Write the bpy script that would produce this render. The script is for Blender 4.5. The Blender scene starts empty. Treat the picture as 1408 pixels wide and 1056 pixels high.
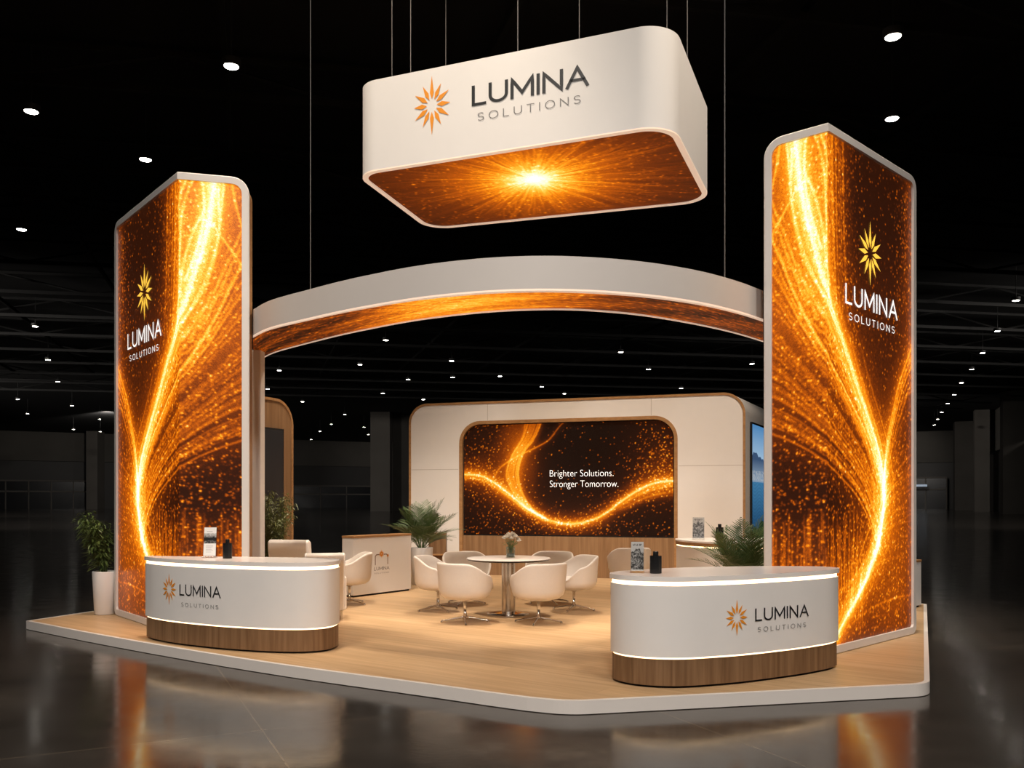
import bpy, bmesh, math, random
import numpy as np
from mathutils import Vector, Matrix
random.seed(7)
rng = np.random.default_rng(11)
PI = math.pi
SC = bpy.context.scene
COL = SC.collection
P = 0.112            # height of the stand's floor above the hall floor

# ------------------------------------------------------------------ tagging
def tag(o, label=None, cat=None, group=None, kind=None):
    if label: o['label'] = label
    if cat: o['category'] = cat
    if group: o['group'] = group
    if kind: o['kind'] = kind
    return o

def thing(name, label, cat, loc=(0, 0, 0), rz=0.0, group=None):
    o = bpy.data.objects.new(name, None)
    o.empty_display_size = 0.1
    o.location = loc
    o.rotation_euler = (0, 0, rz)
    COL.objects.link(o)
    return tag(o, label, cat, group)

# ------------------------------------------------------------------ mesh builder
class MB:
    def __init__(self):
        self.v = []; self.f = []; self.s = []; self.mi = []; self.cur = 0
    def add(self, verts, faces, smooth=False):
        b = len(self.v)
        self.v.extend([tuple(p) for p in verts])
        for f in faces:
            self.f.append(tuple(b + i for i in f)); self.s.append(smooth); self.mi.append(self.cur)
        return self
    def box(self, c, d, rz=0.0):
        x, y, z = d[0] / 2, d[1] / 2, d[2] / 2
        cs, sn = math.cos(rz), math.sin(rz)
        vs = []
        for sz in (-1, 1):
            for sx, sy in ((-1, -1), (1, -1), (1, 1), (-1, 1)):
                px, py = sx * x, sy * y
                vs.append((c[0] + px * cs - py * sn, c[1] + px * sn + py * cs, c[2] + sz * z))
        return self.add(vs, [(3, 2, 1, 0), (4, 5, 6, 7), (0, 1, 5, 4), (1, 2, 6, 5), (2, 3, 7, 6), (3, 0, 4, 7)])
    def prism(self, poly, z0, z1, top=None, smooth_side=False):
        """poly: ccw xy outline; top: other outline of the same length for the upper rim"""
        n = len(poly); top = top or poly
        a = sum(poly[i][0] * poly[(i + 1) % n][1] - poly[(i + 1) % n][0] * poly[i][1] for i in range(n))
        if a < 0: poly = poly[::-1]; top = top[::-1]
        vs = [(x, y, z0) for x, y in poly] + [(x, y, z1) for x, y in top]
        self.add(vs, [tuple(range(n - 1, -1, -1)), tuple(range(n, 2 * n))])
        self.add(vs, [(i, (i + 1) % n, n + (i + 1) % n, n + i) for i in range(n)], smooth_side)
        return self
    def ring(self, outer, inner, z0, z1, smooth_side=False):
        n = len(outer)
        vs = ([(x, y, z0) for x, y in outer] + [(x, y, z1) for x, y in outer] +
              [(x, y, z0) for x, y in inner] + [(x, y, z1) for x, y in inner])
        j = lambda i: (i + 1) % n
        self.add(vs, [(i, j(i), n + j(i), n + i) for i in range(n)] +
                 [(2 * n + j(i), 2 * n + i, 3 * n + i, 3 * n + j(i)) for i in range(n)], smooth_side)
        self.add(vs, [(n + i, n + j(i), 3 * n + j(i), 3 * n + i) for i in range(n)] +
                 [(j(i), i, 2 * n + i, 2 * n + j(i)) for i in range(n)])
        return self
    def lathe(self, prof, c=(0, 0, 0), n=40, smooth=True, cap0=True, cap1=True):
        vs = []
        for r, z in prof:
            for k in range(n):
                a = 2 * PI * k / n
                vs.append((c[0] + r * math.cos(a), c[1] + r * math.sin(a), c[2] + z))
        fs = []
        for i in range(len(prof) - 1):
            for k in range(n):
                k2 = (k + 1) % n
                fs.append((i * n + k, i * n + k2, (i + 1) * n + k2, (i + 1) * n + k))
        self.add(vs, fs, smooth)
        caps = []
        if cap0: caps.append(tuple(range(n - 1, -1, -1)))
        if cap1: caps.append(tuple((len(prof) - 1) * n + k for k in range(n)))
        if caps: self.add(vs, caps)
        return self
    def tube(self, pts, r, n=8, smooth=True):
        pts = [Vector(p) for p in pts]
        rs = r if isinstance(r, (list, tuple)) else [r] * len(pts)
        vs = []; up = Vector((0, 0, 1))
        for i, p in enumerate(pts):
            d = (pts[min(i + 1, len(pts) - 1)] - pts[max(i - 1, 0)]).normalized()
            a = d.cross(up)
            if a.length < 1e-3: a = d.cross(Vector((1, 0, 0)))
            a.normalize(); b = d.cross(a).normalized()
            for k in range(n):
                t = 2 * PI * k / n
                vs.append(p + (a * math.cos(t) + b * math.sin(t)) * rs[i])
        m = len(pts)
        fs = [(i * n + (k + 1) % n, i * n + k, (i + 1) * n + k, (i + 1) * n + (k + 1) % n) for i in range(m - 1) for k in range(n)]
        self.add(vs, fs, smooth)
        self.add(vs, [tuple(range(n)), tuple((m - 1) * n + k for k in range(n - 1, -1, -1))])
        return self
    def build(self, name, mat, parent=None, bevel=0.0, seg=2, sub=0, origin=None):
        me = bpy.data.meshes.new(name)
        off = Vector(origin) if origin else Vector((0, 0, 0))
        me.from_pydata([Vector(p) - off for p in self.v], [], self.f)
        me.polygons.foreach_set('use_smooth', self.s)
        mats = mat if isinstance(mat, (list, tuple)) else [mat]
        for m in mats: me.materials.append(m)
        if len(mats) > 1: me.polygons.foreach_set('material_index', self.mi)
        me.update()
        o = bpy.data.objects.new(name, me)
        COL.objects.link(o)
        if parent is not None: o.parent = parent
        if bevel:
            m = o.modifiers.new('bevel', 'BEVEL'); m.width = bevel; m.segments = seg; m.limit_method = 'ANGLE'; m.angle_limit = 0.7
        if sub:
            m = o.modifiers.new('sub', 'SUBSURF'); m.levels = sub; m.render_levels = sub
        return o

def copy_thing(src, label=None, loc=None, rz=None, group=None, scale=None):
    r = src.copy(); COL.objects.link(r)
    if loc is not None: r.location = loc
    if rz is not None: r.rotation_euler = (0, 0, rz)
    if label: r['label'] = label
    if group: r['group'] = group
    if scale: r.scale = (scale,) * 3
    for ch in list(src.children):
        c = ch.copy(); COL.objects.link(c); c.parent = r
        for g in list(ch.children):
            d = g.copy(); COL.objects.link(d); d.parent = c
    return r

# ------------------------------------------------------------------ materials
def newmat(name):
    m = bpy.data.materials.new(name); m.use_nodes = True
    nt = m.node_tree; b = nt.nodes['Principled BSDF']
    return m, nt, b
def lin(c):
    return tuple(((x / 255) / 12.92 if x / 255 <= .04045 else ((x / 255 + .055) / 1.055) ** 2.4) for x in c)
def plain(name, col, rough=.5, metal=0.0, spec=.5, noise=.04, scale=6.0, bump=0.0, coat=0.0):
    m, nt, b = newmat(name)
    tc = nt.nodes.new('ShaderNodeTexCoord'); nz = nt.nodes.new('ShaderNodeTexNoise')
    nz.inputs['Scale'].default_value = scale; nz.inputs['Detail'].default_value = 4
    nt.links.new(tc.outputs['Object'], nz.inputs['Vector'])
    mx = nt.nodes.new('ShaderNodeMix'); mx.data_type = 'RGBA'
    mx.inputs[6].default_value = (*[c * (1 - noise) for c in col], 1)
    mx.inputs[7].default_value = (*[min(1, c * (1 + noise)) for c in col], 1)
    nt.links.new(nz.outputs['Fac'], mx.inputs[0]); nt.links.new(mx.outputs[2], b.inputs['Base Color'])
    b.inputs['Roughness'].default_value = rough; b.inputs['Metallic'].default_value = metal
    b.inputs['Specular IOR Level'].default_value = spec
    if coat: b.inputs['Coat Weight'].default_value = coat; b.inputs['Coat Roughness'].default_value = .08
    if bump:
        bp = nt.nodes.new('ShaderNodeBump'); bp.inputs['Strength'].default_value = bump; bp.inputs['Distance'].default_value = .01
        nt.links.new(nz.outputs['Fac'], bp.inputs['Height']); nt.links.new(bp.outputs[0], b.inputs['Normal'])
    return m
def wood(name, c1, c2, axis='Z', scale=1.0, rough=.45, planks=None, rot=0.0):
    m, nt, b = newmat(name); L = nt.links
    tc = nt.nodes.new('ShaderNodeTexCoord'); mp = nt.nodes.new('ShaderNodeMapping')
    L.new(tc.outputs['Object'], mp.inputs['Vector'])
    st = {'Z': (14, 14, .6), 'X': (.6, 14, 14), 'Y': (14, .6, 14)}[axis]
    mp.inputs['Scale'].default_value = [s * scale for s in st]
    nz = nt.nodes.new('ShaderNodeTexNoise'); nz.inputs['Scale'].default_value = 1.6; nz.inputs['Detail'].default_value = 6; nz.inputs['Distortion'].default_value = .6
    vec = mp.outputs[0]
    if rot:
        r = nt.nodes.new('ShaderNodeVectorRotate'); r.inputs['Angle'].default_value = rot
        L.new(tc.outputs['Object'], r.inputs['Vector']); L.new(r.outputs[0], mp.inputs['Vector'])
    L.new(vec, nz.inputs['Vector'])
    fac = nz.outputs['Fac']
    rp = nt.nodes.new('ShaderNodeValToRGB')
    rp.color_ramp.elements[0].position = .32; rp.color_ramp.elements[0].color = (*c2, 1)
    rp.color_ramp.elements[1].position = .66; rp.color_ramp.elements[1].color = (*c1, 1)
    L.new(fac, rp.inputs[0]); out = rp.outputs[0]
    if planks:
        bk = nt.nodes.new('ShaderNodeTexBrick'); bk.inputs['Scale'].default_value = 1
        bk.inputs['Brick Width'].default_value = planks[0]; bk.inputs['Row Height'].default_value = planks[1]
        bk.inputs['Mortar Size'].default_value = .002; bk.inputs['Color1'].default_value = (.86, .86, .86, 1)
        bk.inputs['Color2'].default_value = (1, 1, 1, 1); bk.inputs['Mortar'].default_value = (.72, .7, .68, 1)
        src = r.outputs[0] if rot else tc.outputs['Object']
        L.new(src, bk.inputs['Vector'])
        mx = nt.nodes.new('ShaderNodeMix'); mx.data_type = 'RGBA'; mx.blend_type = 'MULTIPLY'; mx.inputs[0].default_value = 1
        L.new(out, mx.inputs[6]); L.new(bk.outputs['Color'], mx.inputs[7]); out = mx.outputs[2]
    L.new(out, b.inputs['Base Color']); b.inputs['Roughness'].default_value = rough; b.inputs['Specular IOR Level'].default_value = .25
    bp = nt.nodes.new('ShaderNodeBump'); bp.inputs['Strength'].default_value = .06; bp.inputs['Distance'].default_value = .004
    L.new(fac, bp.inputs['Height']); L.new(bp.outputs[0], b.inputs['Normal'])
    return m
def glow(name, col, strength):
    m, nt, b = newmat(name)
    b.inputs['Base Color'].default_value = (*[c * .8 for c in col], 1)
    b.inputs['Emission Color'].default_value = (*col, 1); b.inputs['Emission Strength'].default_value = strength
    return m
def screen_mat(name, strength, rough=.25, spec=.3):
    m, nt, b = newmat(name)
    at = nt.nodes.new('ShaderNodeAttribute'); at.attribute_name = 'Col'
    b.inputs['Base Color'].default_value = (.004, .004, .004, 1); b.inputs['Roughness'].default_value = rough
    b.inputs['Specular IOR Level'].default_value = spec
    nt.links.new(at.outputs['Color'], b.inputs['Emission Color']); b.inputs['Emission Strength'].default_value = strength
    return m
def print_mat(name):
    m, nt, b = newmat(name)
    at = nt.nodes.new('ShaderNodeAttribute'); at.attribute_name = 'Col'
    nt.links.new(at.outputs['Color'], b.inputs['Base Color']); b.inputs['Roughness'].default_value = .3
    return m
def glass(name, col=(1, 1, 1), rough=0.0):
    """thin clear sheet: see-through with a fresnel sheen"""
    m, nt, b = newmat(name); L = nt.links
    nt.nodes.remove(b); out = nt.nodes['Material Output']
    tr_ = nt.nodes.new('ShaderNodeBsdfTransparent'); tr_.inputs[0].default_value = (*col, 1)
    gl = nt.nodes.new('ShaderNodeBsdfGlossy'); gl.inputs['Roughness'].default_value = .05
    lw_ = nt.nodes.new('ShaderNodeLayerWeight'); lw_.inputs[0].default_value = .5
    pw = nt.nodes.new('ShaderNodeMath'); pw.operation = 'POWER'; pw.inputs[1].default_value = 3.5; L.new(lw_.outputs['Facing'], pw.inputs[0])
    fr = nt.nodes.new('ShaderNodeMath'); fr.operation = 'MULTIPLY_ADD'; fr.inputs[1].default_value = .6; fr.inputs[2].default_value = .05; L.new(pw.outputs[0], fr.inputs[0])
    mx = nt.nodes.new('ShaderNodeMixShader')
    L.new(fr.outputs[0], mx.inputs[0]); L.new(tr_.outputs[0], mx.inputs[1]); L.new(gl.outputs[0], mx.inputs[2]); L.new(mx.outputs[0], out.inputs[0])
    return m

M = {}
M['white'] = plain('white_laminate', (.80, .78, .765), .45, noise=.02)
M['fabric_white'] = plain('white_tension_fabric', (.76, .75, .74), .7, noise=.02, scale=3)
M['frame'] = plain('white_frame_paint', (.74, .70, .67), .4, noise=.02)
M['top_white'] = plain('satin_white_top', (.82, .78, .75), .22, noise=.015, spec=.14)
M['wall_white'] = plain('warm_white_panel', (.77, .73, .695), .55, noise=.02)
M['leather'] = plain('cream_leather', (.80, .73, .66), .5, noise=.03, scale=40, bump=.02)
M['chrome'] = plain('chrome', (.72, .69, .66), .14, 1.0, noise=.02)
M['steel'] = plain('brushed_steel', (.50, .455, .41), .22, 1.0, noise=.06, scale=30)
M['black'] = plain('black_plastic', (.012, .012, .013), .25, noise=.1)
M['dark'] = plain('dark_recess', (.01, .009, .008), .8)
M['oak'] = wood('oak_veneer', (.25, .145, .075), (.15, .08, .038), 'Z')
M['oak_h'] = wood('oak_edge', (.42, .23, .10), (.32, .165, .068), 'X', rough=.4)
M['oak_light'] = wood('light_oak_panel', (.30, .175, .088), (.21, .115, .055), 'Z', .8)
M['deck'] = wood('pale_oak_deck', (.60, .405, .23), (.47, .305, .16), 'X', .7, .40, planks=(2.4, .24), rot=.62)
M['led'] = glow('warm_led_strip', (1.0, .70, .40), 3.6)
M['rim'] = glow('lit_edge_profile', (1.0, .78, .62), .42)
M['ink'] = plain('black_vinyl', (.008, .009, .011), .4)
M['grey_ink'] = plain('grey_vinyl', (.17, .17, .175), .4)
M['orange_ink'] = plain('orange_vinyl', (.80, .29, .02), .4, noise=.1)
M['text_lit'] = glow('lit_white_letters', (1.0, .97, .93), 1.0)
M['star_lit'] = glow('lit_yellow_star', (1.0, .56, .06), 1.0)
M['screen'] = screen_mat('led_wall', 1.32, .3, .2)
M['banner_screen'] = screen_mat('lit_fabric_graphic', 1.2, .6, .1)
M['tv'] = screen_mat('display_panel', 1.15, .2, .15)
M['print'] = print_mat('printed_paper')
M['acrylic'] = glass('clear_acrylic', (.93, .94, .94))
M['vase_glass'] = glass('vase_glass', (.86, .90, .87))
M['soil'] = plain('potting_soil', (.025, .016, .01), .9, bump=.3, scale=60)
M['petal'] = plain('white_petal', (.85, .80, .72), .6)
M['bud'] = plain('yellow_bud', (.75, .55, .2), .6)
M['stem'] = plain('green_stem', (.06, .11, .03), .5)
M['cable'] = plain('steel_cable', (.10, .098, .095), .5, .2)
M['concrete_wall'] = plain('dark_concrete_wall', (.085, .078, .068), .85, noise=.25, scale=.25)
M['pillar'] = plain('dark_pillar', (.11, .10, .088), .85, noise=.2, scale=.4)
M['lower_wall'] = plain('dark_lower_wall', (.03, .028, .026), .6, noise=.2, scale=.3)
M['opening'] = plain('dark_opening', (.008, .009, .011), .25, noise=.2, scale=.4)
M['ceil'] = plain('black_ceiling', (.012, .012, .013), .95)
M['beam'] = plain('black_truss', (.008, .0078, .0075), .8, noise=.2, scale=.7)
M['lamp'] = glow('ceiling_lamp', (1.0, .93, .83), 26.0)
M['can'] = plain('lamp_housing', (.03, .03, .03), .6)
M['signlit'] = glow('lit_sign', (.65, .8, 1.0), .22)

def leafmat(name, a, bcol):
    m, nt, b = newmat(name)
    oi = nt.nodes.new('ShaderNodeTexCoord'); nz = nt.nodes.new('ShaderNodeTexNoise'); nz.inputs['Scale'].default_value = 9
    nt.links.new(oi.outputs['Object'], nz.inputs['Vector'])
    mx = nt.nodes.new('ShaderNodeMix'); mx.data_type = 'RGBA'; mx.inputs[6].default_value = (*a, 1); mx.inputs[7].default_value = (*bcol, 1)
    nt.links.new(nz.outputs['Fac'], mx.inputs[0]); nt.links.new(mx.outputs[2], b.inputs['Base Color'])
    b.inputs['Roughness'].default_value = .45
    b.inputs['Subsurface Weight'].default_value = 0.0
    return m
M['palm_leaf'] = leafmat('palm_leaf', (.028, .062, .016), (.09, .145, .042))
M['bamboo_leaf'] = leafmat('bamboo_leaf', (.04, .08, .016), (.14, .19, .05))
M['fern_leaf'] = leafmat('feathery_leaf', (.04, .07, .012), (.16, .16, .03))

def hall_floor_mat():
    m, nt, b = newmat('polished_dark_concrete'); L = nt.links
    tc = nt.nodes.new('ShaderNodeTexCoord')
    r = nt.nodes.new('ShaderNodeVectorRotate'); r.inputs['Angle'].default_value = -.447 + PI / 2
    L.new(tc.outputs['Object'], r.inputs['Vector'])
    n1 = nt.nodes.new('ShaderNodeTexNoise'); n1.inputs['Scale'].default_value = .7; n1.inputs['Detail'].default_value = 8; n1.inputs['Roughness'].default_value = .65
    mp = nt.nodes.new('ShaderNodeMapping'); mp.inputs['Scale'].default_value = (.45, 1.6, 1)
    L.new(tc.outputs['Object'], mp.inputs['Vector']); L.new(mp.outputs[0], n1.inputs['Vector'])
    rp = nt.nodes.new('ShaderNodeValToRGB')
    rp.color_ramp.elements[0].position = .3; rp.color_ramp.elements[0].color = (.032, .0275, .0235, 1)
    rp.color_ramp.elements[1].position = .72; rp.color_ramp.elements[1].color = (.062, .054, .0465, 1)
    L.new(n1.outputs['Fac'], rp.inputs[0])
    bk = nt.nodes.new('ShaderNodeTexBrick'); bk.offset = 0; bk.inputs['Scale'].default_value = 1
    bk.inputs['Brick Width'].default_value = 3.0; bk.inputs['Row Height'].default_value = 3.0; bk.inputs['Mortar Size'].default_value = .006
    bk.inputs['Color1'].default_value = (1, 1, 1, 1); bk.inputs['Color2'].default_value = (.88, .88, .88, 1); bk.inputs['Mortar'].default_value = (2.6, 2.4, 2.0, 1)
    ad = nt.nodes.new('ShaderNodeVectorMath'); ad.operation = 'ADD'; ad.inputs[1].default_value = (.6, 1.9, 0)
    L.new(r.outputs[0], ad.inputs[0]); L.new(ad.outputs[0], bk.inputs['Vector'])
    mx = nt.nodes.new('ShaderNodeMix'); mx.data_type = 'RGBA'; mx.blend_type = 'MULTIPLY'; mx.inputs[0].default_value = 1
    L.new(rp.outputs[0], mx.inputs[6]); L.new(bk.outputs['Color'], mx.inputs[7]); L.new(mx.outputs[2], b.inputs['Base Color'])
    n2 = nt.nodes.new('ShaderNodeTexNoise'); n2.inputs['Scale'].default_value = 3.0; n2.inputs['Detail'].default_value = 6
    L.new(tc.outputs['Object'], n2.inputs['Vector'])
    mr = nt.nodes.new('ShaderNodeMapRange'); mr.inputs[1].default_value = .3; mr.inputs[2].default_value = .7; mr.inputs[3].default_value = .10; mr.inputs[4].default_value = .19
    L.new(n2.outputs['Fac'], mr.inputs[0]); L.new(mr.outputs[0], b.inputs['Roughness'])
    n3 = nt.nodes.new('ShaderNodeTexNoise'); n3.inputs['Scale'].default_value = 22; n3.inputs['Detail'].default_value = 4
    L.new(tc.outputs['Object'], n3.inputs['Vector'])
    bp = nt.nodes.new('ShaderNodeBump'); bp.inputs['Strength'].default_value = .05; bp.inputs['Distance'].default_value = .004
    L.new(n3.outputs['Fac'], bp.inputs['Height']); L.new(bp.outputs[0], b.inputs['Normal'])
    b.inputs['IOR'].default_value = 1.46
    return m
M['hall_floor'] = hall_floor_mat()

# ------------------------------------------------------------------ graphics canvases (screen content)
def catmull(pts, n=200, closed=False):
    p = np.array(pts, float); m = len(p)
    if closed: q = np.vstack([p[-1], p, p[0], p[1]]); segs = m
    else: q = np.vstack([2 * p[0] - p[1], p, 2 * p[-1] - p[-2]]); segs = m - 1
    ln = [np.linalg.norm(q[i + 2] - q[i + 1]) for i in range(segs)]
    tot = sum(ln); out = []
    for i in range(segs):
        k = max(2, int(round(n * ln[i] / tot)))
        t = np.linspace(0, 1, k, endpoint=False)[:, None]
        a, b, c, d = q[i], q[i + 1], q[i + 2], q[i + 3]
        # centripetal-like tension keeps uneven spacing tame
        l0, l1, l2 = np.linalg.norm(b - a) + 1e-9, np.linalg.norm(c - b) + 1e-9, np.linalg.norm(d - c) + 1e-9
        m1 = ((b - a) / l0 * l1 + (c - b) / l1 * l0) / (l0 + l1) * l1
        m2 = ((c - b) / l1 * l2 + (d - c) / l2 * l1) / (l1 + l2) * l1
        out.append((2 * t**3 - 3 * t**2 + 1) * b + (t**3 - 2 * t**2 + t) * m1 + (-2 * t**3 + 3 * t**2) * c + (t**3 - t**2) * m2)
    r = np.vstack(out)
    return r if closed else np.vstack([r, p[-1]])

class Canvas:
    def __init__(self, x0, x1, y0, y1, res):
        self.x0, self.y0, self.res = x0, y0, res
        self.W = int(round((x1 - x0) / res)) + 1; self.H = int(round((y1 - y0) / res)) + 1
        self.X, self.Y = np.meshgrid(x0 + np.arange(self.W) * res, y0 + np.arange(self.H) * res)
    def zero(self): return np.zeros((self.H, self.W))
    def splat(self, A, x, y, w):
        fx = (np.asarray(x) - self.x0) / self.res; fy = (np.asarray(y) - self.y0) / self.res
        w = np.broadcast_to(np.asarray(w, float), fx.shape)
        ix = np.floor(fx).astype(int); iy = np.floor(fy).astype(int); dx = fx - ix; dy = fy - iy
        for ox, oy, ww in ((0, 0, (1 - dx) * (1 - dy)), (1, 0, dx * (1 - dy)), (0, 1, (1 - dx) * dy), (1, 1, dx * dy)):
            jx, jy = ix + ox, iy + oy
            ok = (jx >= 0) & (jx < self.W) & (jy >= 0) & (jy < self.H)
            np.add.at(A, (jy[ok], jx[ok]), (w * ww)[ok])
    def line(self, A, pts, amp=1.0, dash=0.0, spline=True, fade=None):
        q = np.array(pts, float)
        if spline and len(q) > 2: q = catmull(q, 400)
        d = np.r_[0, np.cumsum(np.hypot(*np.diff(q, axis=0).T))]
        n = max(3, int(d[-1] / self.res * 2)); t = np.linspace(0, d[-1], n)
        x = np.interp(t, d, q[:, 0]); y = np.interp(t, d, q[:, 1])
        w = np.full(n, amp * .5)
        if fade is not None: w = w * np.interp(t / d[-1], np.linspace(0, 1, len(fade)), fade)
        if dash:
            k = np.repeat(rng.random(n // 5 + 2), 5)[:n]; w = w * ((k > dash) * (.5 + 1.6 * k))
        self.splat(A, x, y, w)
    def dots(self, A, x, y, w): self.splat(A, x, y, w)
    def blur(self, A, sig):
        s = sig / self.res; pad = int(4 * s) + 2
        B = np.pad(A, pad); h, w = B.shape
        fy = np.fft.fftfreq(h)[:, None]; fx = np.fft.rfftfreq(w)[None, :]
        G = np.exp(-2 * (PI * s) ** 2 * (fx**2 + fy**2))
        B = np.fft.irfft2(np.fft.rfft2(B) * G, s=(h, w))
        return B[pad:-pad, pad:-pad]
    def gauss(self, cx, cy, sx, sy): return np.exp(-.5 * (((self.X - cx) / sx) ** 2 + ((self.Y - cy) / sy) ** 2))
    def linelayer(self, A, sig):
        """blurred line layer normalised so a line of amplitude 1 peaks near 1"""
        return self.blur(A, sig) * (sig / self.res) * 2.5
    def soft(self, A, sig, cap=1.0):
        L = self.linelayer(A, sig); return cap * (1 - np.exp(-L / cap))
    def sample(self, C, x, y):
        ix = np.clip(np.round((x - self.x0) / self.res).astype(int), 0, self.W - 1)
        iy = np.clip(np.round((y - self.y0) / self.res).astype(int), 0, self.H - 1)
        return C[iy, ix]

RT = np.array([0, .10, .22, .38, .55, .72, .88, 1.05, 1.3])
RC = np.array([lin(c) for c in ((14, 6, 3), (48, 18, 5), (108, 43, 5), (184, 84, 6), (236, 130, 12), (255, 178, 46), (255, 216, 104), (255, 238, 186), (255, 252, 240))])
def fire(t):
    t = np.clip(t, 0, 1.3)
    return np.stack([np.interp(t, RT, RC[:, k]) for k in range(3)], -1)

def tower_graphic():
    c = Canvas(0, 2.866, .11, 5.58, .008)
    X, Y = c.X, c.Y
    trunk = [(.34, 5.6), (.36, 5.3), (.40, 5.0), (.452, 4.734), (.536, 4.375), (.63, 4.022), (.79, 3.7), (1.05, 3.387), (1.347, 2.992), (1.648, 2.619), (1.87, 2.306), (1.99, 2.023), (2.02, 1.611), (1.92, 1.284), (1.66, .93), (1.38, .669), (1.04, .42), (.80, .2), (.68, .08)]
    second = [(2.87, 3.65), (2.70, 3.42), (2.511, 3.187), (2.31, 2.83), (2.134, 2.442), (2.05, 2.107), (2.01, 1.7)]
    core = c.zero(); c.line(core, trunk, 1.0)
    sec = c.zero(); c.line(sec, second, 1.0, fade=(.7, .9, 1, 1))
    thin = c.zero(); dash = c.zero()
    T = catmull(trunk, 300); S2 = catmull(second, 120)
    tx = np.interp(Y, T[::-1, 1], T[::-1, 0])              # trunk x at each height
    # fan of lines that leave the trunk and sweep to the inner edge
    fan = [[(-.004, 5.25), (.1, 4.95), (.42, 4.1), (.69, 3.62), (1.20, 3.02), (1.72, 2.40), (1.94, 2.08)],
           [(-.004, 4.707), (.087, 4.50), (.43, 3.66), (.672, 3.22), (1.109, 2.84), (1.70, 2.30), (1.943, 1.95)],
           [(-.004, 4.032), (.087, 3.901), (.428, 3.38), (.672, 3.04), (.993, 2.80), (1.611, 2.263), (1.905, 1.857)],
           [(-.004, 3.232), (.087, 3.16), (.428, 2.84), (.672, 2.60), (.993, 2.40), (1.611, 1.975), (1.943, 1.562)],
           [(-.004, 2.989), (.087, 2.934), (.428, 2.69), (.672, 2.475), (.863, 2.375), (1.54, 1.917), (1.962, 1.381)],
           [(-.004, 2.753), (.087, 2.708), (.428, 2.51), (.672, 2.325), (.863, 2.234), (1.487, 1.853), (1.962, 1.258)],
           [(-.004, 2.455), (.087, 2.419), (.428, 2.26), (.672, 2.10), (.863, 2.013), (1.487, 1.654), (1.943, 1.086)]]
    F = [catmull(f, 100) for f in fan]
    F = [np.stack([np.interp(np.linspace(0, 1, 60), np.linspace(0, 1, len(f)), f[:, k]) for k in (0, 1)], -1) for f in F]
    for k in range(72):
        u = rng.random() * (len(F) - 1.001); i = int(u); w = u - i
        q = F[i] * (1 - w) + F[i + 1] * w
        q = q + np.c_[np.zeros(60), .008 * np.sin(np.linspace(0, 5, 60) + rng.random() * 6)]
        far = u / (len(F) - 1)
        c.line(thin if rng.random() < .45 else dash, q, (.25 + .55 * rng.random()) * (1 - .25 * far), dash=0 if rng.random() < .4 else .45, fade=(.5, .7, .85, 1, 1, .5))
    for f in F[1:]: c.line(thin, f, .75, fade=(.9, .8, .9, 1, .8))
    # parallels of the trunk
    for k in range(46):
        d = abs(rng.normal(0, .13)) * (1 if rng.random() < .25 else -1)
        ph = rng.random() * 6; sp = rng.random()
        off = d * (1 + .8 * np.clip(np.abs(T[:, 1] - 1.7) - .4, 0, 3) * .6)
        q = T + np.c_[off + .02 * np.sin(T[:, 1] * (2 + 2 * sp) + ph), np.zeros(len(T))]
        i0 = rng.integers(0, 150); i1 = rng.integers(180, len(q))
        c.line(thin, q[i0:i1:6], .2 + .45 * rng.random(), fade=(0, .8, 1, .8, 0))
    # right of the trunk, fanning up and outward
    for k in range(34):
        z0 = .5 + 1.5 * rng.random(); x0 = np.interp(z0, T[::-1, 1], T[::-1, 0])
        rise = .3 + 1.1 * rng.random()
        q = [(x0, z0), (x0 + .12, z0 + .32 * rise), (x0 + .36, z0 + .7 * rise), (2.87, z0 + rise * (.9 + .5 * rng.random()))]
        c.line(thin if rng.random() < .5 else dash, q, .15 + .4 * rng.random(), dash=.35, fade=(1, .8, .5, .3))
    c.line(thin, [(2.75, .58), (2.4, .58), (2.0, .55), (1.558, .48), (1.126, .36)], .6, dash=.25)
    for k in range(14):
        d = .03 + .3 * rng.random()
        q = S2 + np.c_[np.linspace(1, .15, len(S2)) * d, -np.linspace(1, 0, len(S2)) * d * .6]
        c.line(thin, q[::6], .15 + .35 * rng.random(), dash=.2)
    # bottom sweep to the inner corner
    for k in range(30):
        d = rng.random() * .9
        q = [(2.0 - .05 * d, 1.5), (1.85 - .3 * d, 1.1), (1.4 - .75 * d, .65), (.75 - .9 * d, .1)]
        c.line(thin, q, .12 + .35 * rng.random() * (1 - .5 * d), fade=(1, .8, .6, .4))
    # upper inner face: crossing bright threads
    for q in ([(.24, 5.58), (.27, 5.2), (.32, 4.7), (.45, 4.2), (.7, 3.7)], [(.18, 5.58), (.12, 5.2), (.0, 4.75)], [(.46, 5.58), (.44, 5.2), (.5, 4.7), (.62, 4.3)],
              [(.52, 5.58), (.62, 5.25), (.66, 4.8), (.68, 4.2), (.72, 3.8)], [(.44, 5.15), (.55, 4.85), (.63, 4.5), (.665, 4.1)], [(.36, 5.0), (.2, 4.75), (.0, 4.4)], [(.30, 5.4), (.30, 4.9), (.38, 4.5), (.6, 3.9), (.95, 3.42)], [(.58, 5.58), (.665, 5.3), (.67, 4.9)]):
        c.line(thin, q, 1.5)
    for k in range(26):
        x0 = .55 + .5 * rng.random()
        c.line(dash, [(x0, 5.5), (x0 + .02, 4.8), (x0 + .05, 4.2), (x0 + .12, 3.6)], .2 + .35 * rng.random(), dash=.4, fade=(1, .9, .6, .2))
    # vertical rain low on the inner side
    rain = c.zero()
    for k in range(130):
        x0 = .05 + 1.45 * rng.random(); z1 = .9 + .75 * rng.random()
        c.line(rain, [(x0, z1), (x0, z1 - .3 - .5 * rng.random())], .25 + .5 * rng.random(), spline=False, dash=.12)
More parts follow.
